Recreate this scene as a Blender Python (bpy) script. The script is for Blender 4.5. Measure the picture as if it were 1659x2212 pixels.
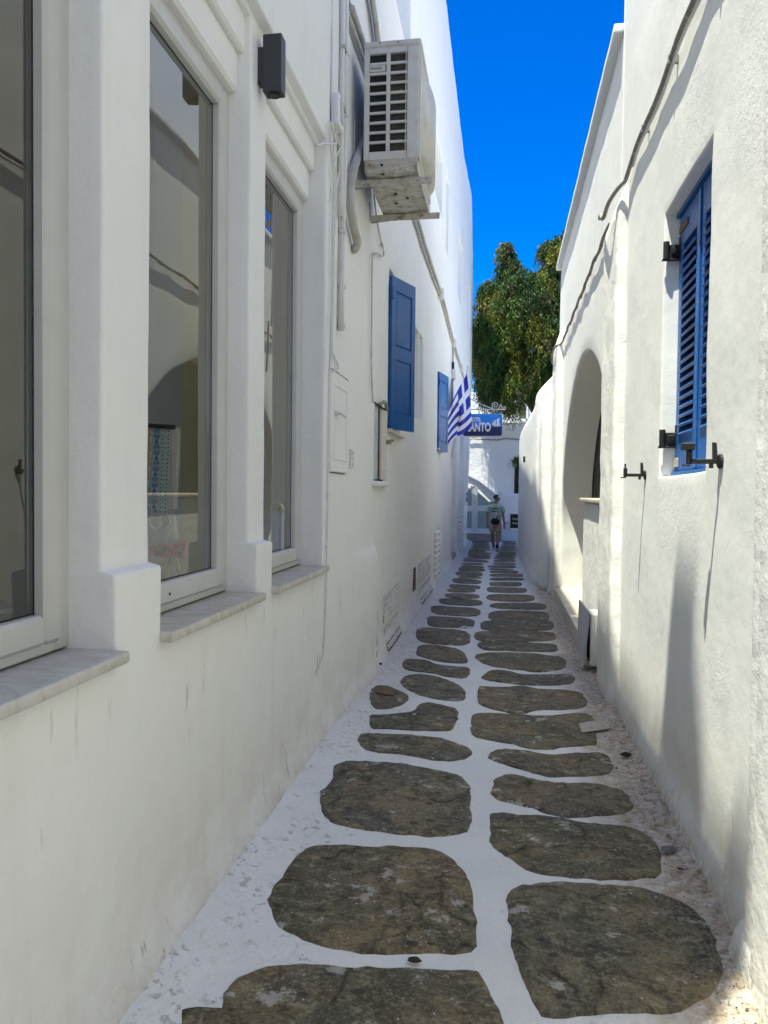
import bpy, math, random
from mathutils import Vector, Matrix, noise
R = math.radians
random.seed(7)
for o in list(bpy.data.objects): bpy.data.objects.remove(o)
SC = bpy.context.scene
COL = SC.collection

# ------------------------------------------------------------------ camera
CAM_H = 1.6
def _basis():
    W, Hh = 1659., 2212.; F = 26/36*Hh
    c = Vector(((1085-W/2)/F, -(1063-Hh/2)/F, 1.0)).normalized()
    z = Vector((0.0155, 1.0, 0.0)); z = (z - c*z.dot(c)).normalized()
    x = c.cross(z)
    if x[0] < 0: x = -x
    return x, c, z, F, W, Hh
_X, _Y, _Z, FP, PW, PH = _basis()
def ray(u, v):
    k = Vector(((u-PW/2)/FP, -(v-PH/2)/FP, 1.0))
    return Vector((_X.dot(k), _Y.dot(k), _Z.dot(k)))
CP = Vector((0, 0, CAM_H))
def onX(u, v, X): d = ray(u, v); return d*(X/d[0]) + CP
def onY(u, v, Y): d = ray(u, v); return d*(Y/d[1]) + CP
def onZ(u, v, Z=0.0): d = ray(u, v); return d*((Z-CAM_H)/d[2]) + CP
cam = bpy.data.cameras.new('camera'); cam.sensor_fit = 'VERTICAL'; cam.sensor_height = 36; cam.sensor_width = 27
cam.lens = 26; cam.clip_end = 500; cam.clip_start = 0.02
camo = bpy.data.objects.new('camera', cam); COL.objects.link(camo); SC.camera = camo
M = Matrix.Identity(4)
for r in range(3):
    rowv = (_X, _Y, _Z)[r]
    M[r][0] = rowv[0]; M[r][1] = rowv[1]; M[r][2] = -rowv[2]
M[2][3] = CAM_H
camo.matrix_world = M

# ------------------------------------------------------------------ sky and sun
SUN = Vector((1.0, 1.25, -4.95)).normalized()
EL = math.asin(-SUN.z); AZ = math.atan2(-SUN.x, -SUN.y)
w = bpy.data.worlds.new('World'); SC.world = w; w.use_nodes = True
nt = w.node_tree; nt.nodes.clear()
sky = nt.nodes.new('ShaderNodeTexSky'); sky.sky_type = 'NISHITA'; sky.sun_disc = False
sky.sun_elevation = EL; sky.sun_rotation = AZ % (2*math.pi); sky.altitude = 300; sky.air_density = 1.0
sky.dust_density = 0.15; sky.ozone_density = 4.0
hs = nt.nodes.new('ShaderNodeHueSaturation'); hs.inputs['Hue'].default_value = .522; hs.inputs['Saturation'].default_value = SKY_SAT = 1.5
bg = nt.nodes.new('ShaderNodeBackground'); bg.inputs[1].default_value = 0.102
wo = nt.nodes.new('ShaderNodeOutputWorld')
nt.links.new(sky.outputs[0], hs.inputs['Color']); nt.links.new(hs.outputs[0], bg.inputs[0]); nt.links.new(bg.outputs[0], wo.inputs[0])
sl = bpy.data.lights.new('sun', 'SUN'); sl.energy = 3.7; sl.angle = R(0.53); sl.color = (1.0, 0.935, 0.83)
so = bpy.data.objects.new('sun', sl); COL.objects.link(so); so.location = (-6, -8, 30)
so.rotation_euler = SUN.to_track_quat('-Z', 'Y').to_euler()
vs = SC.view_settings; vs.view_transform = 'Standard'; vs.look = 'None'; vs.gamma = 1; vs.exposure = 1.42; vs.use_white_balance = True; vs.white_balance_temperature = 6680; vs.white_balance_tint = -2; vs.use_curve_mapping = False

# ------------------------------------------------------------------ helpers
def thing(name, label, cat, loc=(0, 0, 0), group=None):
    o = bpy.data.objects.new(name, None); COL.objects.link(o); o.location = loc
    o.empty_display_size = .2
    o['label'] = label; o['category'] = cat
    if group: o['group'] = group
    return o
def tag(o, label=None, cat=None, group=None, kind=None):
    for k, v_ in (('label', label), ('category', cat), ('group', group), ('kind', kind)):
        if v_: o[k] = v_
    return o
def wloc(o):
    v = Vector(o.location)
    while o.parent: o = o.parent; v += Vector(o.location)
    return v
class MB:
    def __init__(s): s.v = []; s.f = []; s.m = []
    def add(s, vs, fs, m=0):
        b = len(s.v); s.v += [tuple(p) for p in vs]; s.f += [tuple(i+b for i in f) for f in fs]; s.m += [m]*len(fs)
        return s
    def box(s, x0, x1, y0, y1, z0, z1, m=0, bev=0.0):
        if x0 > x1: x0, x1 = x1, x0
        if y0 > y1: y0, y1 = y1, y0
        if z0 > z1: z0, z1 = z1, z0
        b = min(bev, (x1-x0)*.45, (y1-y0)*.45, (z1-z0)*.45)
        if b <= 0:
            vs = [(x, y, z) for x in (x0, x1) for y in (y0, y1) for z in (z0, z1)]
            return s.add(vs, [(0, 1, 3, 2), (4, 6, 7, 5), (0, 4, 5, 1), (2, 3, 7, 6), (0, 2, 6, 4), (1, 5, 7, 3)], m)
        c = [(x0, x1), (y0, y1), (z0, z1)]; vs = []; idx = {}
        for cx in (0, 1):
            for cy in (0, 1):
                for cz in (0, 1):
                    base = [c[0][cx], c[1][cy], c[2][cz]]; inn = [base[k] + (b if (cx, cy, cz)[k] == 0 else -b) for k in range(3)]
                    for ax in range(3):
                        p = list(inn); p[ax] = base[ax]; idx[(cx, cy, cz, ax)] = len(vs); vs.append(tuple(p))
        fs = []
        for ax in range(3):
            o1, o2 = [k for k in range(3) if k != ax]
            for sd in (0, 1):
                q = []
                for (a, b2) in ((0, 0), (1, 0), (1, 1), (0, 1)):
                    cc = [0, 0, 0]; cc[ax] = sd; cc[o1] = a; cc[o2] = b2; q.append(idx[(cc[0], cc[1], cc[2], ax)])
                fs.append(tuple(q))
        for ax in range(3):
            o1, o2 = [k for k in range(3) if k != ax]
            for a in (0, 1):
                for b2 in (0, 1):
                    q = []
                    for (e, axx) in ((0, o1), (0, o2), (1, o2), (1, o1)):
                        cc = [0, 0, 0]; cc[ax] = e; cc[o1] = a; cc[o2] = b2; q.append(idx[(cc[0], cc[1], cc[2], axx)])
                    fs.append(tuple(q))
        for cx in (0, 1):
            for cy in (0, 1):
                for cz in (0, 1): fs.append(tuple(idx[(cx, cy, cz, ax)] for ax in range(3)))
        return s.add(vs, fs, m)
    def obox(s, c, ax, ay, az, m=0):
        c = Vector(c); ax, ay, az = Vector(ax), Vector(ay), Vector(az)
        vs = [c + ax*i + ay*j + az*k for i in (-1, 1) for j in (-1, 1) for k in (-1, 1)]
        return s.add(vs, [(0, 1, 3, 2), (4, 6, 7, 5), (0, 4, 5, 1), (2, 3, 7, 6), (0, 2, 6, 4), (1, 5, 7, 3)], m)
    def tube(s, pts, r, n=8, m=0, cap=True):
        pts = [Vector(p) for p in pts]; k = len(pts); rs = r if isinstance(r, (list, tuple)) else [r]*k
        vs = []; up = None
        for i, p in enumerate(pts):
            t = (pts[min(i+1, k-1)] - pts[max(i-1, 0)])
            t = t.normalized() if t.length > 1e-9 else Vector((0, 0, 1))
            if up is None: up = Vector((0, 0, 1)) if abs(t.z) < .9 else Vector((1, 0, 0))
            a = (up - t*up.dot(t)).normalized(); b = t.cross(a); up = a
            for j in range(n):
                an = 2*math.pi*j/n; vs.append(p + (a*math.cos(an) + b*math.sin(an))*rs[i])
        fs = [(i*n+j, i*n+(j+1) % n, (i+1)*n+(j+1) % n, (i+1)*n+j) for i in range(k-1) for j in range(n)]
        if cap: fs += [tuple(range(n-1, -1, -1)), tuple((k-1)*n+j for j in range(n))]
        return s.add(vs, fs, m)
    def lathe(s, c, axis, prof, n=16, m=0):
        c = Vector(c); ax = Vector(axis).normalized(); u = ax.orthogonal().normalized(); w_ = ax.cross(u); vs = []; k = len(prof)
        for (h, r) in prof:
            for j in range(n):
                a = 2*math.pi*j/n; vs.append(c + ax*h + (u*math.cos(a) + w_*math.sin(a))*r)
        fs = [(i*n+j, i*n+(j+1) % n, (i+1)*n+(j+1) % n, (i+1)*n+j) for i in range(k-1) for j in range(n)]
        fs += [tuple(range(n-1, -1, -1)), tuple((k-1)*n+j for j in range(n))]
        return s.add(vs, fs, m)
    def prism(s, poly, d, m=0):
        n = len(poly); d = Vector(d); a = [Vector(p) for p in poly]; vs = a + [p + d for p in a]
        fs = [tuple(range(n-1, -1, -1)), tuple(range(n, 2*n))] + [(i, (i+1) % n, n+(i+1) % n, n+i) for i in range(n)]
        return s.add(vs, fs, m)
    def build(s, name, mats, parent=None, smooth=False, loc=None):
        base = wloc(parent) if parent else Vector(loc or (0, 0, 0))
        me = bpy.data.meshes.new(name); me.from_pydata([tuple(Vector(p)-base) for p in s.v], [], s.f)
        for m_ in (mats if isinstance(mats, (list, tuple)) else [mats]): me.materials.append(m_)
        me.polygons.foreach_set('material_index', s.m)
        if smooth: me.polygons.foreach_set('use_smooth', [True]*len(s.f))
        me.update()
        o = bpy.data.objects.new(name, me); COL.objects.link(o)
        if parent: o.parent = parent
        else: o.location = base
        return o
def build_each(mb, name, mat, parent, smooth=False):
    par = list(range(len(mb.v)))
    def find(i):
        while par[i] != i: par[i] = par[par[i]]; i = par[i]
        return i
    for f in mb.f:
        a = find(f[0])
        for k in f[1:]: par[find(k)] = a
    groups = {}
    for fi, f in enumerate(mb.f): groups.setdefault(find(f[0]), []).append(fi)
    out = []
    for g in groups.values():
        m = MB(); ids = {}
        for fi in g:
            q = []
            for k in mb.f[fi]:
                if k not in ids: ids[k] = len(m.v); m.v.append(mb.v[k])
                q.append(ids[k])
            m.f.append(tuple(q)); m.m.append(mb.m[fi])
        out.append(m.build(name, mat, parent, smooth))
    return out
def fixn(o, angle=None):
    import bmesh
    bm = bmesh.new(); bm.from_mesh(o.data); bmesh.ops.recalc_face_normals(bm, faces=bm.faces); bm.to_mesh(o.data); bm.free()
    return o
def autosm(o, deg=40):
    o.data.polygons.foreach_set('use_smooth', [True]*len(o.data.polygons)); o.data.set_sharp_from_angle(angle=R(deg)); return o
def nz(x, y, z=0.0): return noise.noise(Vector((x, y, z)))
def fbm(x, y, z=0.0, o=3):
    s = 0; a = 1
    for _ in range(o): s += a*nz(x, y, z); x *= 2.1; y *= 2.1; z *= 2.1; a *= .5
    return s
def copy_tree(o, parent=None, dloc=None):
    c = o.copy(); COL.objects.link(c); c.parent = parent
    if dloc is not None: c.location = Vector(o.location) + Vector(dloc)
    for ch in list(o.children): copy_tree(ch, c)
    return c

# ------------------------------------------------------------------ materials
class NT:
    def __init__(s, name):
        s.mat = bpy.data.materials.new(name); s.mat.use_nodes = True; s.t = s.mat.node_tree; s.t.nodes.clear()
        s.out = s.t.nodes.new('ShaderNodeOutputMaterial'); s.p = s.t.nodes.new('ShaderNodeBsdfPrincipled')
        s.t.links.new(s.p.outputs[0], s.out.inputs[0])
        s.pos = s.t.nodes.new('ShaderNodeNewGeometry').outputs['Position']
    def n(s, t, **k):
        nd = s.t.nodes.new(t)
        for a, b in k.items(): setattr(nd, a, b)
        return nd
    def l(s, a, b): s.t.links.new(a, b)
    def val(s, sock, v):
        if isinstance(v, (int, float)): sock.default_value = v
        elif isinstance(v, tuple): sock.default_value = v if len(v) == 4 or len(sock.default_value) == 3 else (*v, 1)
        else: s.l(v, sock)
    def vec(s, scale=(1, 1, 1), src=None, loc=(0, 0, 0), rot=(0, 0, 0)):
        m = s.n('ShaderNodeMapping'); m.inputs['Scale'].default_value = scale; m.inputs['Location'].default_value = loc; m.inputs['Rotation'].default_value = rot
        s.l(src or s.pos, m.inputs[0]); return m.outputs[0]
    def noise(s, sc, det=4, rough=.55, src=None, dist=0.0):
        n_ = s.n('ShaderNodeTexNoise'); n_.inputs['Scale'].default_value = sc; n_.inputs['Detail'].default_value = det
        n_.inputs['Roughness'].default_value = rough; n_.inputs['Distortion'].default_value = dist
        s.l(src or s.pos, n_.inputs['Vector']); return n_.outputs['Fac']
    def vor(s, sc, feat='F1', src=None, rnd=1.0):
        n_ = s.n('ShaderNodeTexVoronoi'); n_.feature = feat; n_.inputs['Scale'].default_value = sc; n_.inputs['Randomness'].default_value = rnd
        s.l(src or s.pos, n_.inputs['Vector']); return n_.outputs['Distance'], n_
    def ramp(s, fac, stops, interp='LINEAR'):
        r = s.n('ShaderNodeValToRGB'); r.color_ramp.interpolation = interp; e = r.color_ramp.elements
        while len(e) < len(stops): e.new(.5)
        for i, (p, c) in enumerate(stops):
            e[i].position = p; e[i].color = (c, c, c, 1) if isinstance(c, (int, float)) else (*c, 1)
        s.l(fac, r.inputs[0]); return r.outputs[0]
    def mix(s, f, a, b, mode='MIX'):
        m = s.n('ShaderNodeMix', data_type='RGBA', blend_type=mode)
        s.val(m.inputs[0], f); s.val(m.inputs[6], a); s.val(m.inputs[7], b); return m.outputs[2]
    def math(s, op, a, b=0.0, c=None, clamp=False):
        m = s.n('ShaderNodeMath', operation=op); m.use_clamp = clamp
        s.val(m.inputs[0], a); s.val(m.inputs[1], b)
        if c is not None: s.val(m.inputs[2], c)
        return m.outputs[0]
    def mr(s, v, a, b, c=0.0, d=1.0):
        m = s.n('ShaderNodeMapRange'); m.interpolation_type = 'SMOOTHSTEP'
        s.l(v, m.inputs[0])
        for i, q in enumerate((a, b, c, d)): m.inputs[i+1].default_value = q
        return m.outputs[0]
    def sep(s, src=None):
        m = s.n('ShaderNodeSeparateXYZ'); s.l(src or s.pos, m.inputs[0]); return m.outputs
    def bump(s, h, dist, strength=1.0, prev=None):
        b = s.n('ShaderNodeBump'); b.inputs['Distance'].default_value = dist; b.inputs['Strength'].default_value = strength
        s.l(h, b.inputs['Height'])
        if prev: s.l(prev, b.inputs['Normal'])
        s.l(b.outputs[0], s.p.inputs['Normal']); return b.outputs[0]
    def set(s, col=None, rough=None, metal=None, spec=None):
        if col is not None: s.val(s.p.inputs['Base Color'], col)
        if rough is not None: s.val(s.p.inputs['Roughness'], rough)
        if metal is not None: s.val(s.p.inputs['Metallic'], metal)
        if spec is not None: s.val(s.p.inputs['Specular IOR Level'], spec)
        return s.mat

def plaster(name, col=(.865, .865, .85), bump=.003, grime=.5, scuff=.4, rough_zone=0.0, fine=.0008, warm=(.62, .56, .46)):
    t = NT(name)
    big = t.noise(1.1, 3, .5); mid = t.noise(7, 4, .6)
    c = t.mix(t.ramp(big, [(.35, 0.0), (.7, 1.0)]), col, tuple(x*.955 for x in col))
    c = t.mix(t.math('MULTIPLY', t.ramp(mid, [(.5, 0.0), (.75, 1.0)]), .5), c, tuple(x*.93 for x in col))
    # vertical run-off streaks
    st = t.noise(1.0, 5, .6, src=t.vec((9, 9, .55)))
    c = t.mix(t.math('MULTIPLY', t.ramp(st, [(.52, 0.0), (.72, 1.0)]), .14), c, (.60, .59, .55))
    # grime near the ground: splash and dirt
    z = t.sep()[2]
    g = t.math('MULTIPLY', t.mr(z, .75, -.02), t.ramp(t.noise(4.5, 6, .65), [(.38, 0.0), (.72, 1.0)]))
    c = t.mix(t.math('MULTIPLY', g, grime), c, warm)
    g2 = t.math('MULTIPLY', t.mr(z, .10, .0), t.ramp(t.noise(26, 4, .7), [(.40, 0.0), (.60, 1.0)]))
    c = t.mix(t.math('MULTIPLY', g2, grime*.9, clamp=True), c, (.36, .30, .22))
    # scuffs: short dark vertical scratches
    if scuff:
        sv = t.noise(1.0, 3, .7, src=t.vec((34, 26, 3.2)))
        mask = t.ramp(t.noise(1.9, 2, .5, src=t.vec((1, 1, 1), loc=(3, 7, 1))), [(.50, 0.0), (.62, 1.0)])
        sc_ = t.math('MULTIPLY', t.ramp(sv, [(.62, 0.0), (.69, 1.0)]), mask)
        sc_ = t.math('MULTIPLY', sc_, t.mr(z, 1.5, .6))
        c = t.mix(t.math('MULTIPLY', sc_, scuff), c, (.33, .32, .29))
    # pock marks
    h1 = t.noise(3.0, 3, .5); h2 = t.noise(15, 4, .55); h3 = t.noise(95, 3, .6)
    b = t.bump(h1, bump*5); b = t.bump(h2, bump*1.6, prev=b)
    if rough_zone:
        hv = t.noise(38, 5, .68, dist=.6)
        mk = t.ramp(t.noise(.9, 3, .5, src=t.vec((1, 1, .8), rot=(.6, 0, 0))), [(.52, 0.0), (.62, 1.0)])
        b = t.bump(t.math('MULTIPLY', hv, mk), rough_zone, prev=b)
    foot = t.math('MULTIPLY', t.noise(30, 5, .7, dist=.4), t.mr(z, .20, .03)); b = t.bump(foot, .016, prev=b)
    vd, _ = t.vor(55); pits = t.ramp(vd, [(.04, 0.0), (.13, 1.0)])
    pm = t.math('MULTIPLY', t.math('SUBTRACT', 1.0, pits), t.ramp(t.noise(6, 2), [(.55, 0.0), (.7, 1.0)]))
    b = t.bump(t.math('SUBTRACT', 1.0, pm), .0012, prev=b)
    t.bump(h3, fine, prev=b)
    return t.set(c, .88, spec=.25)
PL_A = plaster('smooth_whitewash', bump=.0032, grime=.6, scuff=.7, fine=.0012)
PL_J = plaster('brushed_whitewash', col=(.82, .82, .81), bump=.0050, grime=.4, scuff=.2, fine=.0012)
PL_B = plaster('old_whitewash', col=(.87, .868, .85), bump=.0034, grime=.6, scuff=.4)
PL_R = plaster('rough_whitewash', col=(.83, .835, .82), bump=.0012, grime=.85, scuff=.6, rough_zone=.0028, fine=.0004)
PL_P = plaster('thick_limewash', col=(.86, .857, .83), bump=.0030, grime=.6, scuff=.2, rough_zone=.005, fine=.0016)
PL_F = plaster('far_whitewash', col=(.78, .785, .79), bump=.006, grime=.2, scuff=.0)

def flat(name, col, rough=.5, metal=0.0, nscale=20, var=.12, bump=.0004, dirt=None, dirtamt=.5, dscale=8):
    t = NT(name)
    f = t.noise(nscale, 4, .6)
    c = t.mix(t.ramp(f, [(.3, 0.0), (.7, 1.0)]), col, tuple(x*(1-var) for x in col))
    if dirt:
        d = t.ramp(t.noise(dscale, 6, .7), [(.50, 0.0), (.68, 1.0)])
        c = t.mix(t.math('MULTIPLY', d, dirtamt), c, dirt)
    t.bump(t.noise(nscale*4, 3), bump)
    r = t.math('MULTIPLY_ADD', f, .25, rough-.12)
    return t.set(c, r, metal)
FRAME = flat('grey_white_frame_paint', (.58, .58, .56), .42, nscale=6, var=.08, dirt=(.5, .48, .42), dirtamt=.25)
BLUE = flat('blue_shutter_paint', (.008, .105, .36), .42, nscale=5, var=.22, dirt=(.06, .17, .36), dirtamt=.5, dscale=3)
BLUE2 = flat('mid_blue_shutter_paint', (.012, .125, .45), .40, nscale=9, var=.25, dirt=(.10, .20, .38), dirtamt=.4, dscale=14)
BLACK = flat('black_iron', (.012, .012, .013), .5, nscale=60, var=.5, bump=.001)
LAMPM = flat('dark_grey_powder_coat', (.040, .043, .048), .45, nscale=90, var=.1)
ACW = flat('yellowed_metal_casing', (.62, .61, .56), .45, nscale=7, var=.10, dirt=(.36, .24, .12), dirtamt=.28, dscale=9)
ACB = flat('stained_galvanised_tray', (.58, .56, .50), .6, nscale=12, var=.2, dirt=(.20, .12, .06), dirtamt=.9, dscale=17, bump=.001)
ACD = flat('dark_fin_cavity', (.045, .040, .032), .7, nscale=40, var=.5, dirt=(.10, .075, .045), dirtamt=.6, dscale=12)
ACDK = flat('shadowed_cavity', (.008, .009, .009), .8)
PIPE = flat('white_pvc_pipe', (.72, .715, .69), .4, nscale=9, var=.08, dirt=(.45, .40, .32), dirtamt=.35)
CABLE = flat('whitewashed_cable', (.60, .585, .54), .75, nscale=30, var=.2, dirt=(.22, .17, .12), dirtamt=.6, dscale=12, bump=.002)
WCAB = flat('painted_white_cable', (.76, .75, .73), .6, nscale=30, var=.1, dirt=(.4, .36, .3), dirtamt=.25)
DARKC = flat('weathered_dark_cable', (.30, .28, .25), .8, nscale=30, var=.3, dirt=(.55, .53, .5), dirtamt=.6, dscale=16, bump=.002)
CRACK = flat('dark_gap', (.02, .017, .014), .9)
CURT = flat('beige_interior_jamb', (.62, .51, .27), .8, nscale=3, var=.15)
ROOM = flat('interior_paint', (.60, .59, .53), .9, nscale=2, var=.1)
FLOORI = flat('display_shelf_paint', (.72, .72, .70), .6)
WOOD = flat('pale_pine', (.55, .42, .26), .6, nscale=25, var=.2)
PINK = flat('pink_plastic', (.62, .035, .12), .25)
LENSM = flat('smoky_lens', (.03, .03, .035), .1)
CREAM = flat('cream_cloth', (.74, .71, .62), .9)
RUST = flat('rusty_plate', (.50, .46, .40), .7, nscale=40, var=.2, dirt=(.24, .11, .05), dirtamt=.9, dscale=30, bump=.002)
CONC = flat('weathered_concrete', (.38, .36, .31), .9, nscale=20, var=.25, dirt=(.2, .17, .13), dirtamt=.4, bump=.003)
GREYJ = flat('grey_white_paint', (.55, .56, .60), .7, nscale=4, var=.1)
GREEN = flat('frosted_green_glass', (.30, .40, .36), .25, nscale=3, var=.1)
GATEW = flat('white_gate_paint', (.80, .81, .80), .4)
IRONW = flat('white_wrought_iron', (.55, .55, .56), .5)
DKWIN = flat('dark_window_glass', (.012, .013, .015), .12)
PLAQ = flat('blue_enamel', (.02, .06, .25), .3)

def marble(name, col, vein):
    t = NT(name)
    d = t.noise(3.2, 6, .62, dist=1.6, src=t.vec((1, 2.2, 1), rot=(0, 0, .7)))
    c = t.mix(t.ramp(d, [(.44, 0.0), (.50, 1.0), (.55, 0.0)]), col, vein)
    c = t.mix(t.math('MULTIPLY', t.ramp(t.noise(9, 5, .65), [(.45, 0.0), (.7, 1.0)]), .5), c, (.40, .36, .29))
    t.bump(t.noise(40, 4, .6), .0008)
    return t.set(c, .38, spec=.4)
MARB = marble('grey_veined_marble', (.60, .585, .55), (.49, .48, .46))
MARB2 = marble('warm_veined_marble', (.62, .585, .52), (.50, .46, .39))
MARB3 = marble('cream_marble', (.72, .66, .54), (.52, .45, .33))

def glassmat():
    t = NT('thin_window_glass'); T = t.t
    T.nodes.remove(t.p)
    tr = t.n('ShaderNodeBsdfTransparent'); tr.inputs[0].default_value = (.96, .98, .97, 1)
    gl = t.n('ShaderNodeBsdfGlossy'); gl.inputs['Roughness'].default_value = 0.004; gl.inputs[0].default_value = (1, 1, 1, 1)
    fr = t.n('ShaderNodeFresnel'); fr.inputs[0].default_value = 1.62
    bp = t.n('ShaderNodeBump'); bp.inputs['Distance'].default_value = .0015; t.l(t.noise(1.3, 1), bp.inputs['Height']); t.l(bp.outputs[0], gl.inputs['Normal'])
    mx = t.n('ShaderNodeMixShader'); f2 = t.math('MULTIPLY', fr.outputs[0], 1.25, clamp=True)
    t.l(f2, mx.inputs[0]); t.l(tr.outputs[0], mx.inputs[1]); t.l(gl.outputs[0], mx.inputs[2]); t.l(mx.outputs[0], t.out.inputs[0])
    return t.mat
GLASS = glassmat()

def stonemat(name, base, alt, light):
    t = NT(name)
    v = t.vec((1, 1.0, .3))
    warp = t.n('ShaderNodeVectorMath', operation='ADD'); nn = t.n('ShaderNodeTexNoise'); nn.inputs['Scale'].default_value = 2.2; nn.inputs['Detail'].default_value = 5
    t.l(v, nn.inputs['Vector']); sc = t.n('ShaderNodeVectorMath', operation='SCALE'); sc.inputs['Scale'].default_value = .6
    t.l(nn.outputs['Color'], sc.inputs[0]); t.l(v, warp.inputs[0]); t.l(sc.outputs[0], warp.inputs[1]); wv = warp.outputs[0]
    big = t.noise(2.6, 6, .62, src=wv); mid = t.noise(9, 7, .72, src=wv); fn = t.noise(48, 6, .75, src=v)
    c = t.mix(t.ramp(big, [(.40, 0.0), (.56, 1.0)]), base, alt)
    # iron brown and slaty blue-grey zones
    c = t.mix(t.math('MULTIPLY', t.ramp(t.noise(1.7, 4, .6, src=t.vec((1, 1, .3), loc=(7, 3, 0))), [(.46, .0), (.60, 1.0)]), .7), c, tuple(x*y for x, y in zip(light, (.85, .70, .52))))
    c = t.mix(t.math('MULTIPLY', t.ramp(t.noise(1.9, 4, .6, src=t.vec((1, 1, .3), loc=(1, 13, 0))), [(.54, .0), (.64, 1.0)]), .6), c, (.085, .098, .095))
    # dark weathered crust, light scaling
    c = t.mix(t.math('MULTIPLY', t.ramp(mid, [(.47, 0.0), (.57, 1.0)]), .78), c, tuple(x*.45 for x in base))
    c = t.mix(t.math('MULTIPLY', t.ramp(t.noise(13, 7, .78, src=t.vec((1, 1.5, .3), loc=(2, 5, 0))), [(.53, 0.0), (.60, 1.0)]), .65), c, light)
    c = t.mix(t.math('MULTIPLY', t.ramp(fn, [(.52, 0.0), (.60, 1.0)]), .5), c, light)
    c = t.mix(t.math('MULTIPLY', t.ramp(t.noise(60, 4, .7, src=t.vec((1, 1, .3), loc=(8, 8, 0))), [(.54, 0.0), (.62, 1.0)]), .6), c, tuple(x*.3 for x in base))
    vd, _ = t.vor(9.5, src=t.vec((.8, 1.3, .2)))
    sp = t.math('MULTIPLY', t.ramp(vd, [(.15, 1.0), (.20, 0.0)]), t.ramp(t.noise(2.5, 1, src=v), [(.42, 0.0), (.50, 1.0)]))
    c = t.mix(t.math('MULTIPLY', sp, .8), c, (.033, .033, .029))
    vd3, _ = t.vor(24, src=t.vec((.8, 1.2, .2), loc=(5, 2, 0)))
    sp3 = t.math('MULTIPLY', t.ramp(vd3, [(.14, 1.0), (.20, 0.0)]), t.ramp(t.noise(5, 1, src=v), [(.50, 0.0), (.58, 1.0)]))
    c = t.mix(t.math('MULTIPLY', sp3, .7), c, (.04, .038, .033))
    # lime specks and splashes
    vd2, _ = t.vor(30, src=v)
    c = t.mix(t.math('MULTIPLY', t.ramp(vd2, [(.08, 1.0), (.13, 0.0)]), t.ramp(t.noise(6, 2, src=v), [(.52, 0.0), (.60, 1.0)])), c, (.66, .63, .56))
    spl = t.math('MULTIPLY', t.ramp(t.noise(4.2, 8, .78, src=t.vec((1, 1.3, .3), loc=(1.3, 4.7, 0))), [(.575, 0.0), (.615, 1.0)]), .75)
    c = t.mix(spl, c, (.52, .50, .45))
    # irregular breaks
    cd, _ = t.vor(1.5, 'DISTANCE_TO_EDGE', src=wv); wd = t.ramp(t.noise(20, 3, src=v), [(.3, .2), (.7, 1.0)]); crk = t.math('MULTIPLY', t.ramp(cd, [(.003, 1.0), (.019, 0.0)]), wd)
    crk = t.math('MULTIPLY', crk, t.ramp(t.noise(2.4, 3, src=v), [(.44, 0.0), (.52, 1.0)]))
    c = t.mix(t.math('MULTIPLY', crk, .88), c, (.022, .019, .015))
    b = t.bump(big, .035); b = t.bump(mid, .016, prev=b); b = t.bump(t.math('SUBTRACT', 1.0, crk), .012, prev=b)
    t.bump(fn, .004, prev=b)
    return t.set(c, t.math('MULTIPLY_ADD', mid, .3, .50), spec=.35)
ST = [stonemat('brown_schist', (.150, .126, .072), (.092, .088, .058), (.34, .30, .20)),
      stonemat('grey_schist', (.108, .104, .074), (.160, .136, .086), (.32, .29, .205)),
      stonemat('warm_schist', (.185, .148, .092), (.115, .100, .070), (.34, .285, .20)),
      stonemat('dark_schist', (.086, .084, .060), (.132, .116, .076), (.27, .245, .17))]

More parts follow.
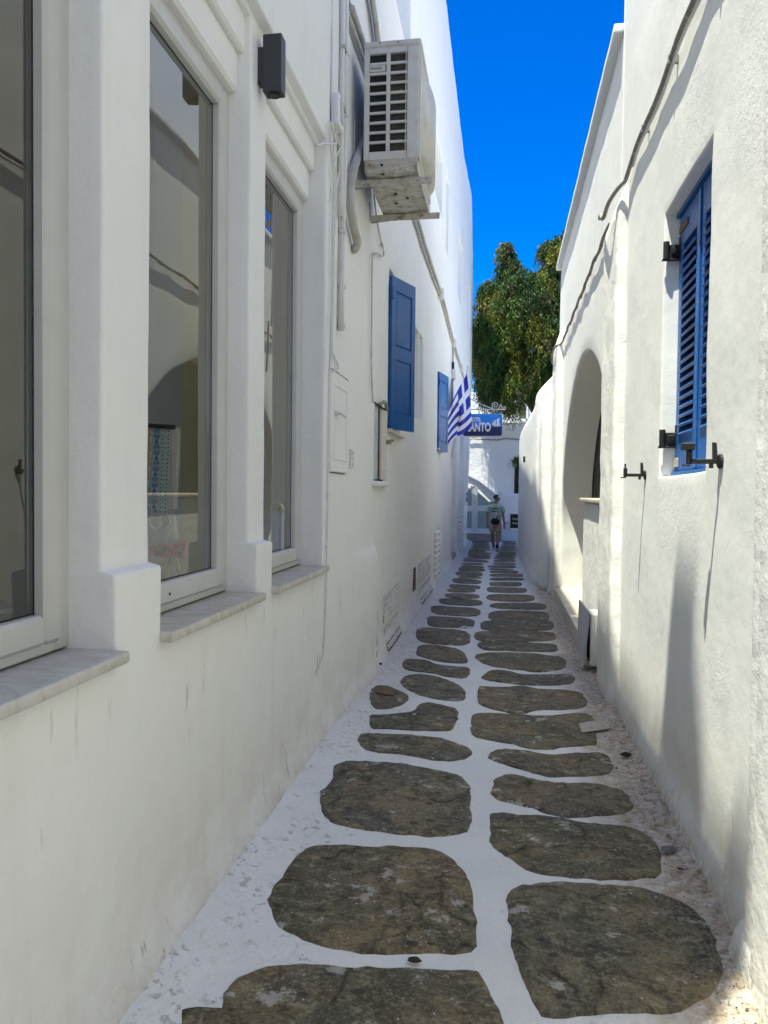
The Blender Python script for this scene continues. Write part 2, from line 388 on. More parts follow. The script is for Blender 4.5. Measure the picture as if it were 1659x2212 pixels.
def groundmat():
    t = NT('whitewashed_mortar'); x, y, z = t.sep()
    col = (.87, .87, .86)
    c = t.mix(t.ramp(t.noise(3, 4, .6), [(.4, 0.0), (.7, 1.0)]), col, (.82, .82, .81))
    # rough mortar along the right wall, worn and dusty
    edge = t.math('ADD', x, t.math('MULTIPLY_ADD', t.noise(2.3, 5, .6), .5, -.25))
    dirtR = t.mr(edge, .36, .68)
    worn = t.ramp(t.noise(17, 7, .75), [(.40, 0.0), (.58, 1.0)])
    c = t.mix(t.math('MULTIPLY', dirtR, t.math('MULTIPLY_ADD', worn, .50, .50)), c, (.47, .375, .275))
    crumbs = t.math('MULTIPLY', t.mr(edge, .50, .80), t.ramp(t.noise(26, 6, .8), [(.50, 0.0), (.60, 1.0)]))
    c = t.mix(t.math('MULTIPLY', crumbs, .8), c, (.19, .145, .10))
    # left side beyond the first house: worn too
    eL = t.math('ADD', x, t.math('MULTIPLY_ADD', t.noise(2.0, 5, .6, src=t.vec(loc=(4, 4, 0))), .4, -.2))
    dl = t.math('MULTIPLY', t.mr(eL, -.52, -.85), t.mr(y, 3.6, 7.0))
    c = t.mix(t.math('MULTIPLY', dl, t.math('MULTIPLY_ADD', worn, .35, .22)), c, (.50, .43, .35))
    # pits with grey in them
    pd = t.ramp(t.noise(25, 5, .7), [(.56, 0.0), (.63, 1.0)])
    pm = t.ramp(t.noise(4, 2), [(.42, 0.0), (.56, 1.0)])
    side = t.math('MAXIMUM', t.mr(x, -.45, -.70), t.mr(x, .1, .5))
    pits = t.math('MULTIPLY', t.math('MULTIPLY', pd, pm), t.math('MULTIPLY_ADD', side, .75, .08))
    c = t.mix(t.math('MULTIPLY', pits, .7), c, (.48, .445, .40))
    # scuffed marks on the centre line
    scf = t.ramp(t.noise(11, 6, .75, src=t.vec((1.6, .7, 1))), [(.60, 0.0), (.70, 1.0)])
    c = t.mix(t.math('MULTIPLY', scf, .30), c, (.45, .42, .37))
    cd, _ = t.vor(3.1, 'DISTANCE_TO_EDGE', src=t.vec((1, 1, .2))); nn = t.ramp(t.noise(4, 2, src=t.vec(loc=(9, 2, 0))), [(.52, 0.0), (.6, 1.0)])
    crk = t.math('MULTIPLY', t.ramp(cd, [(.0025, 1.0), (.009, 0.0)]), nn)
    c = t.mix(t.math('MULTIPLY', crk, .12), c, (.25, .22, .18))
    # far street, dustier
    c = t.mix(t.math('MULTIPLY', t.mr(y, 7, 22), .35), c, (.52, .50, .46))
    b = t.bump(t.noise(9, 4, .6), .014); b = t.bump(t.noise(32, 5, .72), .012, 1.0, prev=b)
    t.bump(t.math('SUBTRACT', 1.0, pits), .004, prev=b)
    return t.set(c, .9, spec=.2)
GROUND = groundmat()
FARG = flat('dusty_paving', (.42, .40, .36), .95, nscale=2, var=.2)

# ------------------------------------------------------------------ height-field walls
def prof(d, D, r, eps):
    if d <= -r: return 0.0
    if d < 0:
        q = (d + r); rr = min(r, abs(D)*.9); return math.copysign(rr*(1 - math.sqrt(max(0, 1-(q/r)**2))), D)
    rr = min(r, abs(D)*.9)
    return math.copysign(rr + (abs(D)-rr)*min(1, d/(5*eps)), D)
EPS = .0016
def span(a, b, st, grow=0.0):
    out = [a]
    while out[-1] < b - st*.3: out.append(out[-1] + st*(1 + grow*max(0, out[-1]-a)))
    out[-1] = b; return out
def hwall(name, X, s, ys, zs, feats, mat, parent, off=None, wob=.006, nzamp=.006, cove=.06, covez=.16, ztop=None):
    """wall in the plane x=X facing s (+1: +X); feats: (y0,y1,z0,z1,depth,hole,lip)"""
    Y = set(round(a, 5) for a in ys); Z = set(round(a, 5) for a in zs)
    for (y0, y1, z0, z1, D, hole, r) in feats:
        for S, e, o in ((Y, y0, -1), (Y, y1, 1), (Z, z0, -1), (Z, z1, 1)):
            for q in (r, r*.75, r*.5, r*.3, r*.14, .0004): S.add(round(e + o*q, 5))
            for q in (1, 2, 3, 4, 5): S.add(round(e - o*q*EPS, 5))
            S.add(round(e - o*.022, 5))
    lo, hi, zl, zh = min(ys), max(ys), min(zs), max(zs)
    Y = sorted(a for a in Y if lo <= a <= hi); Z = sorted(a for a in Z if zl <= a <= zh)
    mb = MB(); dep = {}; ny, nz_ = len(Y), len(Z)
    inh = [[False]*nz_ for _ in range(ny)]
    for i, y in enumerate(Y):
        for j, z in enumerate(Z):
            d = 0.0; base_d = None
            for (y0, y1, z0, z1, D, hole, r) in feats:
                q = min(y-y0, y1-y, z-z0, z1-z); d += prof(q, D, r, EPS)
                if hole and q > 5.4*EPS: inh[i][j] = True
            c = cove*max(0, 1-max(z, 0)/covez)**2 if cove else 0
            e = nzamp*fbm(y*.9+X, z*.9, 3.1) + nzamp*.35*fbm(y*4.1, z*4.1, X, 2)
            if off: e += off(y, z)
            yy = y + wob*fbm(z*1.7, y*.9, X+5, 2); zz = z + wob*fbm(y*1.5, z*.8, X+9, 2)
            if ztop: zz = min(zz, ztop(y))
            mb.v.append((X + s*(-d + c + e), yy, zz))
    for i in range(ny-1):
        for j in range(nz_-1):
            if inh[i][j] or inh[i+1][j] or inh[i][j+1] or inh[i+1][j+1]: continue
            a, b, c, d = i*nz_+j, (i+1)*nz_+j, (i+1)*nz_+j+1, i*nz_+j+1
            mb.f.append((a, b, c, d) if s > 0 else (a, d, c, b)); mb.m.append(0)
    o = mb.build(name, mat, parent); autosm(o, 50); return o
def rbox(mb, x0, x1, y0, y1, z0, z1, r=.03, st=.08, amp=.004, m=0, top=None):
    """rounded, hand-plastered box"""
    def lines(a, b):
        L = sorted(set([a, b, a+r*.15, b-r*.15, a+r*.45, b-r*.45, a+r, b-r] + [a + (b-a)*k/max(1, int((b-a)/st)) for k in range(1, max(1, int((b-a)/st)))]))
        return L
    LX, LY, LZ = lines(x0, x1), lines(y0, y1), lines(z0, z1); vid = {}
    def vert(x, y, z):
        k = (x, y, z)
        if k in vid: return vid[k]
        cx, cy, cz = min(max(x, x0+r), x1-r), min(max(y, y0+r), y1-r), min(max(z, z0+r), z1-r)
        p = Vector((x, y, z)); c = Vector((cx, cy, cz)); d = p - c
        if d.length > 1e-9 and sum(abs(q) > 1e-9 for q in d) > 1: p = c + d.normalized()*r
        elif d.length > 1e-9: p = c + d.normalized()*r
        p += Vector((fbm(y*4, z*4, x), fbm(x*4+7, z*4, y), fbm(x*4, y*4+3, z)))*amp
        if top: p = top(p)
        vid[k] = len(mb.v); mb.v.append(tuple(p)); return vid[k]
    for (A, B, f) in ((LY, LZ, lambda a, b, e: (e, a, b)), (LX, LZ, lambda a, b, e: (a, e, b)), (LX, LY, lambda a, b, e: (a, b, e))):
        E = {id(LY) : 0}
        ends = (x0, x1) if (A is LY and B is LZ) else ((y0, y1) if B is LZ else (z0, z1))
        for ei, e in enumerate(ends):
            for i in range(len(A)-1):
                for j in range(len(B)-1):
                    q = [vert(*f(A[i], B[j], e)), vert(*f(A[i+1], B[j], e)), vert(*f(A[i+1], B[j+1], e)), vert(*f(A[i], B[j+1], e))]
                    flip = (ei == 0) if not (A is LX and B is LZ) else (ei == 1)
                    mb.f.append(tuple(reversed(q)) if flip else tuple(q)); mb.m.append(m)

# ------------------------------------------------------------------ ground
def gz(x, y):
    e = .010*fbm(x*1.1, y*.8, 2.0) + .004*fbm(x*5, y*5, 4.0, 2)
    e += .030*max(0, (x-.60)/.3)**2 if x > .6 else 0
    e += .045*min(1.6, max(0, (-.80-x)/.25))**2 if x < -.8 else 0
    return e
mb = MB()
xs = [-1.35 + .03*i for i in range(82)]; ys = span(-1.2, 26.5, .035, .10)
for y in ys:
    for x in xs:
        ed = max(0, abs(x+.05)-.62)*1.0
        mb.v.append((x, y, gz(x, y) - .004 + (.4 if y > 6 else 1)*min(.010, .02*ed)*fbm(x*16, y*16, 1.0, 3)))
nx = len(xs)
for i in range(len(ys)-1):
    for j in range(nx-1): mb.f.append((i*nx+j, i*nx+j+1, (i+1)*nx+j+1, (i+1)*nx+j)); mb.m.append(0)
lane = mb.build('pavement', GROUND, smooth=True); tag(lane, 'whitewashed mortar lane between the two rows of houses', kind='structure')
mb = MB(); mb.box(-150, 150, -60, 240, -.6, -.25)
tag(mb.build('ground', FARG), 'dusty ground under the village', kind='structure')
# cross street at the end of the lane
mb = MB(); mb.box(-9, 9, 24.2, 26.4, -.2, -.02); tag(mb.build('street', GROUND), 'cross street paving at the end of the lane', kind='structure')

# ------------------------------------------------------------------ paving stones, outlines on the ground plane
def A_(l): return [((600+1.4611*x)/1.8228, (2900+1.4611*y)/1.8228) for x, y in l]
def B_(l): return [((1400+.7233*x)/1.8228, (2500+.7233*y)/1.8228) for x, y in l]
def C_(x0, x1, yt, yb, left=True):
    out = []; n = 22; cx, cy, a, b = (x0+x1)/2, (yt+yb)/2, (x1-x0)/2, (yb-yt)/2*((.82 if yt > 500 else 1.0) if left else .97)*(1.28 if yt < 300 else 1); pw = random.uniform(2.8, 4.4); sk = random.uniform(.10, .22) if left else random.uniform(-.02, .08)
    for k in range(n):
        t = 2*math.pi*k/n; c, s_ = math.cos(t), math.sin(t)
        x = cx + a*math.copysign(abs(c)**(2/pw), c); y = cy + b*math.copysign(abs(s_)**(2/pw), s_) + (x-cx)/a*b*sk*2
        out.append(((1600+.4822*x)/1.8228, (2050+.4822*y)/1.8228))
    return out
outl = [
 A_([(80,775),(85,750),(120,745),(150,765),(190,730),(185,700),(235,655),(300,622),(400,612),(520,618),(620,622),(700,620),(800,625),(870,630),(910,690),(935,740),(955,800),(950,900),(800,960),(500,980),(250,960),(100,900)]),
 A_([(320,470),(312,440),(345,380),(380,325),(425,288),(500,285),(600,290),(690,292),(770,305),(830,350),(855,400),(862,470),(868,520),(855,572),(760,575),(640,580),(530,572),(450,558),(375,530),(332,500)]),
 A_([(455,180),(460,150),(488,115),(492,85),(535,68),(640,72),(740,85),(820,100),(855,130),(860,180),(858,230),(840,256),(780,266),(700,262),(600,250),(505,232),(465,208)]),
 A_([(958,440),(982,405),(1080,392),(1200,398),(1300,405),(1380,425),(1450,465),(1500,525),(1530,590),(1535,650),(1490,700),(1410,740),(1300,742),(1200,745),(1100,758),(1045,742),(1012,680),(985,620),(968,540)]),
 A_([(915,205),(1000,208),(1090,215),(1180,232),(1290,245),(1345,278),(1368,325),(1366,368),(1330,382),(1200,385),(1100,375),(1030,366),(965,325),(930,305),(912,285),(915,240)]),
 B_([(745,865),(752,810),(790,772),(860,760),(950,778),(1100,800),(1250,800),(1400,820),(1470,855),(1503,925),(1488,968),(1400,980),(1170,990),(1060,970),(930,930),(820,908),(770,890)]),
 B_([(728,660),(762,630),(850,628),(950,635),(1080,650),(1200,640),(1340,640),(1390,675),(1398,730),(1330,758),(1200,765),(1050,768),(900,730),(800,700),(742,682)]),
 B_([(10,575),(38,540),(120,538),(240,545),(350,553),(450,565),(540,590),(610,620),(630,645),(600,672),(520,688),(430,685),(340,670),(250,655),(150,648),(65,630),(22,602)]),
 B_([(640,432),(740,423),(860,430),(1000,437),(1120,435),(1220,426),(1285,442),(1308,530),(1313,585),(1290,598),(1180,605),(1060,620),(940,618),(860,600),(760,580),(660,560),(627,545),(630,480)]),
 B_([(75,472),(82,442),(130,435),(230,428),(310,418),(340,385),(400,368),(480,380),(545,402),(558,430),(540,490),(510,523),(430,527),(300,520),(190,512),(100,508),(80,490)]),
 B_([(80,345),(88,315),(125,290),(180,286),(235,305),(275,325),(288,350),(258,380),(190,400),(125,403),(88,385)]),
 B_([(245,265),(262,230),(330,212),(400,222),(480,240),(550,270),(590,300),(597,338),(570,358),(480,355),(400,342),(330,322),(280,295)]),
 B_([(330,95),(345,60),(410,52),(500,62),(570,80),(600,110),(612,138),(590,153),(500,148),(420,135),(342,112)]),
 B_([(258,160),(285,132),(370,135),(450,160),(560,170),(618,180),(620,215),(590,233),(500,228),(400,205),(320,195),(268,182)]),
 B_([(665,300),(690,277),(800,285),(900,277),(1000,290),(1150,295),(1230,310),(1253,350),(1248,388),(1150,403),(1000,408),(890,428),(780,410),(690,385),(664,342)]),
 B_([(690,235),(722,197),(800,193),(900,212),(1000,214),(1100,212),(1180,217),(1193,248),(1150,268),(1000,276),(860,268),(760,253)]),
 B_([(650,115),(700,98),(800,95),(950,97),(1060,112),(1130,125),(1148,165),(1100,190),(1000,200),(900,190),(780,175),(700,155)]),
 B_([(665,60),(685,37),(800,33),(950,40),(1080,50),(1103,75),(1080,92),(950,92),(830,88),(720,83)]),
]
rowsL = [(80,525,870,1026),(170,560,775,888),(200,607,690,782),(265,625,630,697),(315,600,590,640),(330,565,553,593),(350,605,518,563),(375,615,470,515),(425,615,455,470),(400,622,415,453),(425,645,385,417),(447,635,366,384),(453,633,344,363),(462,670,318,340),(465,685,300,313),(500,690,281,297),(500,692,262,277),(505,650,246,258),(515,690,231,242),(528,690,216,227),(530,685,202,212),(540,680,190,198),(535,680,180,187),(530,678,168,176)]
rowsR = [(555,1225,900,990),(605,1205,815,902),(665,1165,730,830),(675,1145,668,728),(650,1050,597,660),(658,985,540,590),(678,945,497,535),(680,960,466,490),(680,955,432,462),(680,915,406,429),(670,880,388,402),(663,900,364,385),(705,895,342,361),(712,890,320,338),(715,890,299,316),(720,900,283,295),(735,905,266,279),(745,900,250,262),(750,905,234,245),(755,900,218,229),(765,900,203,213),(775,900,190,198),(780,900,180,187),(780,900,168,176)]
outl += [C_(*r) for r in rowsL] + [C_(*r, left=False) for r in rowsR]
def make_stone(px, idx):
    g = [onZ(u, v) for u, v in px]; pts = [(p.x, p.y) for p in g]
    n0 = len(pts); cx = sum(p[0] for p in pts)/n0; cy = sum(p[1] for p in pts)/n0
    near = cy < 9; N = 72 if cy < 5 else (44 if cy < 9 else 24)
    # Catmull-Rom resample
    per = [0]
    for i in range(n0):
        a, b = pts[i], pts[(i+1) % n0]; per.append(per[-1] + math.hypot(a[0]-b[0], a[1]-b[1]))
    ring = []
    for k in range(N):
        d = per[-1]*k/N; i = max(j for j in range(n0) if per[j] <= d + 1e-9); t = (d-per[i])/(per[i+1]-per[i]+1e-9)
        P = [pts[(i+j) % n0] for j in (-1, 0, 1, 2)]
        q = [.5*(2*P[1][c] + (P[2][c]-P[0][c])*t + (2*P[0][c]-5*P[1][c]+4*P[2][c]-P[3][c])*t*t + (-P[0][c]+3*P[1][c]-3*P[2][c]+P[3][c])*t**3) for c in (0, 1)]
        ja = .012 if near else .006
        q[0] += ja*fbm(q[0]*14, q[1]*14, idx, 3); q[1] += ja*fbm(q[0]*14, q[1]*14, idx+30, 3); ring.append(q)
    if not near: pass
    mb = MB(); rings = [(1.03, -.022), (1.02, -.010), (1.005, -.0035), (.99, .0005), (.975, .0030), (.955, .0048), (.90, .006), (.80, .0065), (.62, .0065), (.42, .0065), (.22, .0065)]
    if not near: rings = [(1.0, -.02), (1.0, -.0005), (.96, .0015), (.5, .002)]
    elif cy > 4.6: rings = [(1.0, -.022), (1.0, .0), (.985, .003), (.95, .0042), (.62, .0045), (.22, .0045)]
    tilt = (random.uniform(-.006, .006), random.uniform(-.006, .006))
    def zz(x, y, h):
        e = (.0045 if near else .0015)*fbm(x*7+idx*3, y*7, 0, 3) if h > .0012 else 0
        if near and cy < 4.7 and -.009 < h < .0055: e += .0042*fbm(x*24+idx, y*24, 5, 3)
        return gz(x, y) + h + e + (tilt[0]*(x-cx) + tilt[1]*(y-cy))*2
    for sc, h in rings:
        for (x, y) in ring:
            X_, Y_ = cx + (x-cx)*sc, cy + (y-cy)*sc; mb.v.append((X_, Y_, zz(X_, Y_, h)))
    mb.v.append((cx, cy, zz(cx, cy, rings[-1][1]))); ci = len(mb.v)-1
    for r in range(len(rings)-1):
        for k in range(N): a, b = r*N+k, r*N+(k+1) % N; mb.f.append((a, b, b+N, a+N)); mb.m.append(0)
    r = len(rings)-1
    for k in range(N): mb.f.append((r*N+k, r*N+(k+1) % N, ci)); mb.m.append(0)
    o = mb.build('stone', ST[idx*7 % 4] if idx > 5 else ST[(0, 0, 1, 1, 0, 2)[idx]], lane, smooth=True); fixn(o)
    return o
for i, px in enumerate(outl): make_stone(px, i)

# ------------------------------------------------------------------ left house A (shop)
XL, XR = -1.10, .88
hA = thing('whitewashed_shop', 'white shop house on the left with tall recessed display windows over marble sills', 'house', (XL, 2.5, 0))
def offA(y, z):
    a = max(0, min(1, (y-5.1)/1.0)); b = max(0, min(1, (1.16-z)/.12)); b = b*b*(3-2*b)
    return .045*a*a*(3-2*a)*b
W = [(.95, 1.985), (2.279, 3.238), (3.468, 4.490)]
feats = [(-.6, 4.491, 1.349, 3.756, .045, False, .012)]
feats += [(a, b, 1.108, 3.722, .17, True, .014) for a, b in W]
za = span(-.06, 5.4, .11) + span(5.4, 10.1, .35)
hwall('wall', XL, 1, span(-1.5, 6.30, .12), za, feats, PL_A, hA, off=offA, ztop=lambda y: 10.1 if y > .16 else 7.6)
# roof slab, back and the roof-top stair head that shades the lane
mb = MB(); rbox(mb, -7.5, XL-.02, -1.5, .16, 0, 7.6, .04, 1.2, .01); rbox(mb, -7.5, XL-.06, .16, 6.28, 3.95, 10.05, .04, 1.0, .01)
mb.build('upper_wall', PL_A, hA, smooth=True)
mb = MB(); rbox(mb, -1.9, XL-.05, 1.00, 1.42, 10.0, 11.35, .04, .3, .01)
mb.prism([(-1.9, .60, 10.02), (XL-.06, .60, 10.02), (XL-.06, 1.02, 11.1), (-1.9, 1.02, 11.1)], (0, .002, -1.0))
mb.build('chimney', PL_A, hA)
mb = MB(); rbox(mb, -2.0, XL-.05, .17, .40, 10.0, 10.55, .04, .3, .01); mb.build('chimney', PL_A, hA, smooth=True)
# brushed jamb linings facing the lane visitor
# lintels: stepped roller boxes above each window
for (a, b) in W:
    mb = MB(); mb.box(-1.30, -1.172, a-.01, b+.008, 3.56, 3.745, 0, .012); mb.box(-1.31, -1.205, a-.01, b+.006, 3.385, 3.57, 0, .014)
    o = mb.build('roller_box', PL_A, hA); 
# interior room
mb = MB(); T_ = .06
mb.box(-4.6, -1.34, -1.2, -1.1, .3, 3.9); mb.box(-4.6, -1.34, 4.95, 5.05, .3, 3.9); mb.box(-4.7, -4.6, -1.2, .2, .3, 3.9); mb.box(-4.7, -4.6, 3.6, 5.05, .3, 3.9); mb.box(-4.7, -4.6, .2, 3.6, 2.9, 3.9)  # unseen back wall has an added opening to let daylight onto the display
mb.box(-4.6, -1.34, -1.2, 5.05, 3.8, 3.9); mb.box(-4.6, -1.34, -1.2, 5.05, .2, .3)
mb.build('room', ROOM, hA)
mb = MB()
for (y0, y1) in ((-1.2, W[0][0]-.02), (W[0][1]+.03, W[1][0]-.03), (W[1][1]+.03, W[2][0]-.03), (W[2][1]+.03, 5.0)): mb.box(-1.62, -1.335, y0, y1, .3, 3.8)
mb.box(-1.62, -1.335, -1.2, 5.0, .3, 1.10); mb.box(-1.62, -1.335, -1.2, 5.0, 3.45, 3.8)
mb.build('interior_pier', ROOM, hA)
mb = MB()
for (a, b) in W: mb.box(-1.44, -1.325, b-.065, b+.028, 1.13, 3.42); mb.box(-1.44, -1.325, a-.03, a+.05, 1.13, 3.42)
mb.build('interior_jamb', CURT, hA)
mb = MB(); mb.box(-2.1, -1.33, .9, 4.9, 1.10, 1.135, 0, .004); mb.build('display_shelf', FLOORI, hA)
for (a, b) in W:
    mb = MB(); x0, x1 = -1.31, -1.245; z0, z1 = 1.135, 3.40
    for (y0, y1, zz0, zz1, xa, xb) in ((a+.0, a+.07, z0, z1, x0, x1), (b-.07, b+.004, z0, z1, x0, x1), (a+.07, b-.07, z0, z0+.075, x0, x1), (a+.07, b-.07, z1-.07, z1, x0, x1)):
        mb.box(xa, xb, y0, y1, zz0, zz1, 0, .006)
    f = mb.build('window', FRAME, hA)
    mb = MB(); x0, x1 = -1.30, -1.232; a2, b2, z2, z3 = a+.055, b-.055, z0+.028, z1-.052
    for (y0, y1, zz0, zz1) in ((a2, a2+.075, z2, z3), (b2-.075, b2, z2, z3), (a2+.075, b2-.075, z2, z2+.085), (a2+.075, b2-.075, z3-.075, z3)):
        mb.box(x0, x1, y0, y1, zz0, zz1, 0, .012)
    mb.build('sash', FRAME, f)
    mb = MB()
    for (y0, y1, zz0, zz1) in ((a2+.073, a2+.078, z2+.08, z3-.07), (b2-.078, b2-.073, z2+.08, z3-.07), (a2+.078, b2-.078, z2+.084, z2+.090), (a2+.078, b2-.078, z3-.080, z3-.074)): mb.box(-1.2735, -1.2695, y0, y1, zz0, zz1)
    mb.build('glazing_seal', BLACK, f)
    mb = MB(); mb.add([(-1.270, a2+.07, z2+.08), (-1.270, b2-.07, z2+.08), (-1.270, b2-.07, z3-.07), (-1.270, a2+.07, z3-.07)], [(0, 1, 2, 3)]); mb.build('pane', GLASS, f)
for (a, b), m_ in zip(W, (MARB, MARB2, MARB2)):
    mb = MB(); rbox(mb, -1.27, -1.056, a-.012, b+.004, 1.094, 1.130, .009, .09, .0008); autosm(mb.build('sill', m_, hA, True), 60)
# little putty bead and screw hole
mb = MB(); p = onX(367, 1283, -1.2305); mb.lathe(p, (1, 0, 0), [(0, .006), (.001, .006)], 10); mb.build('screw_hole', BLACK, hA)

# the lane goes on behind the viewer between more houses
nb = thing('rear_house', 'plain white house closing the lane behind the viewer', 'house', (0, -7, 0))
mb = MB(); mb.box(-7.5, XL+.0, -7, -1.5, -.1, 9.9); mb.box(XR, 7, -7, -1.5, -.1, 7.0); mb.box(-7, 7, -8, -7.0, -.1, 8.0); mb.build('wall', PL_B, nb)
mb = MB(); mb.box(XL, XR, -7, -1.2, -.2, -.01); tag(mb.build('path', GROUND), 'lane surface behind the viewer', kind='structure')
# house B (hotel side, long)
hB = thing('hotel_house', 'long tall white house on the left behind the flag with two blue panelled shutters', 'house', (XL, 12, 0))
nich = []
for (y0, y1, z0, z1) in ((7.0, 8.46, 6.45, 8.4), (11.3, 12.9, 6.28, 7.25), (13.75, 14.4, 6.1, 7.5), (17.2, 19.0, 6.2, 7.7), (20.6, 21.6, 6.2, 7.4)):
    nich.append((y0, y1, z0, z1, .28, False, .03))
nich += [(9.0, 9.62, 2.54, 3.655, .16, False, .012), (9.70, 10.13, 2.57, 3.68, .16, False, .012)]
nich += [(7.05, 7.98, 2.19, 3.74, .10, False, .01), (12.40, 13.30, 2.32, 3.62, .10, False, .01)]
nich += [(16.2, 17.9, .02, 3.45, .32, False, .02), (18.9, 20.4, 2.02, 3.75, .25, False, .015), (21.3, 22.1, 1.15, 3.7, .2, False, .015), (22.3, 22.7, .02, .95, .12, False, .01)]
nich += [(12.18, 13.22, .05, .955, .05, False, .01), (18.55, 19.3, .05, .93, .05, False, .01), (19.6, 20.6, .05, .95, .05, False, .01)]
nich += [(6.28, 6.82, 1.68, 2.36, .05, False, .008)]
zb = span(-.06, 4.2, .16) + span(4.2, 10.3, .45)
roofB = lambda y: 10.10 + .03*fbm(y*.6, 1, 2) - (0 if y < 21.6 else 1.5*(y-21.6))
def wallB(y, z):
    e = .010*fbm(y*.9+XL-.004, z*.9, 3.1) + .0035*fbm(y*4.1, z*4.1, XL-.004, 2) + offB(y, z)
    return XL-.004 + e + .085*max(0, 1-max(z, 0)/.25)**2
def offB(y, z):
    b = max(0, min(1, (y-8)/10)); e_ = max(0, min(1, (y-18.5)/4)); return .02*b + .10*e_*e_*(3-2*e_)*max(0, min(1, z/4)) + (-.055 if y < 6.9 and z > 9.9 else 0)
hwall('wall', XL-.004, 1, span(6.27, 22.95, .28), zb, nich, PL_B, hB, off=offB, cove=.085, covez=.25, wob=.010, nzamp=.010, ztop=roofB)
mb = MB(); mb.box(-8, XL-.45, 6.35, 21.6, -.1, 9.6); mb.build('back_volume', PL_B, hB)
mb = MB()
ysr = span(6.3, 22.9, .5)
for k, y in enumerate(ysr):
    zt = roofB(y)
    for (dx, dz) in ((-.002, 0), (-.03, .028), (-.20, .035), (-.34, 0), (-.36, -.5)): mb.v.append((XL+dx, y, zt+dz+ (0.0)))
for k in range(len(ysr)-1):
    for j in range(4): a = k*5+j; mb.f.append((a, a+5, a+6, a+1)); mb.m.append(0)
mb.build('parapet', PL_B, hB, smooth=True)
mb = MB(); rbox(mb, -8, XL+.02, 22.75, 22.97, -.05, 7.6, .03, .6, .01); mb.build('end_wall', PL_B, hB, smooth=True)
p = onX(1023, 640, -1.0); mb = MB(); rbox(mb, -1.10, -.98, 22.72, 22.84, 7.2, 8.35, .02, .2, .003); mb.build('chimney_pipe', PL_B, hB, smooth=True)

# ------------------------------------------------------------------ right house C (near)
hC = thing('whitewashed_house', 'rough white house on the right with a recessed window of blue louvred shutters', 'house', (XR, 4, 0))
zr = span(-.06, 5.4, .10) + span(5.4, 6.6, .3)
def offC(y, z):
    a = math.exp(-((y-2.2)/.3)**2)*.0
    return a
hwall('wall', XR, -1, span(-1.5, 6.06, .10), zr, [(3.457, 4.405, 1.70, 3.168, .095, True, .012)], PL_R, hC, off=offC, cove=.045, covez=.20, nzamp=.008, wob=.008)
mb = MB(); mb.box(XR+.12, 6, -1.5, 6.04, 3.4, 6.55); mb.box(XR+.12, 6, -1.5, 3.2, -.1, 3.41); mb.box(XR+.12, 6, 4.7, 6.04, -.1, 3.41); mb.box(XR+.45, 6, 3.19, 4.71, -.1, 3.41)
mb.box(XR-.003, XR+.13, 6.035, 6.055, 3.0, 6.58); mb.build('inner_volume', PL_R, hC)
mb = MB(); rbox(mb, XR-.075, XR+.1, 5.69, 6.44, -.05, 4.0, .045, .06, .008, top=lambda p: Vector((p.x, p.y, p.z)) if p.z < 3.72 else Vector((p.x + max(0, (p.z-3.72))*.42*(1 if p.x < XR else 0), p.y, p.z)))
o = mb.build('pilaster', PL_P, hC, smooth=True)
# door surround at the right edge of the view
mb = MB(); rbox(mb, .832, 1.0, 1.1, 2.645, -.05, 3.2, .022, .09, .003); rbox(mb, .815, 1.0, 1.1, 2.52, -.05, 3.2, .012, .12, .002)
mb.build('door_surround', PL_A, hC, smooth=True)
mb = MB(); 
for k in range(9):
    a = k/8*math.pi/2
    pass
rbox(mb, .80, 1.0, 1.4, 2.74, -.06, .13, .05, .05, .012, top=lambda p: Vector((p.x + max(0, p.z)*.35, p.y, p.z)))
mb.build('plinth', PL_P, hC, smooth=True)

# ------------------------------------------------------------------ right house D with arch
hD = thing('arched_house', 'lower white house on the right with a tall arched opening and projecting coping', 'house', (XR, 9, 0))
def arch_pt(t):     # t 0..1 from far jamb foot over the crown to near jamb foot
    y_c, a, zs_, h = 8.72, 2.62, 1.05, 2.12
    if t < .18: return (y_c+a, zs_*t/.18)
    if t > .82: return (y_c-a, zs_*(1-t)/.18)
    th = (t-.18)/.64*math.pi
    c, s_ = math.cos(th), math.sin(th)
    return (y_c + a*math.copysign(abs(c)**1.06, c), zs_ + h*s_**.94)
N = 96; Y0, Y1, ZT = 6.04, 12.35, 5.24
def outer(t, P):
    y, z = P; cy, cz = 8.72, 1.3
    if t < .18: return (Y1, z)
    if t > .82: return (Y0, z)
    dy, dz = y-cy, z-cz+.001
    k = 1e9
    if dy > 0: k = min(k, (Y1-cy)/dy)
    if dy < 0: k = min(k, (Y0-cy)/dy)
    if dz > 0: k = min(k, (ZT-cz)/dz)
    if dz < 0: k = min(k, ((-.05)-cz)/dz)
    return (cy+dy*k, cz+dz*k)
mb = MB(); NK = 12; lip = [(-.03, 0), (-.018, .002), (-.008, .008), (-.001, .02), (0, .04), (0, .14), (0, .24), (0, .33), (0, .42)]
ts = [k/N for k in range(N+1)]
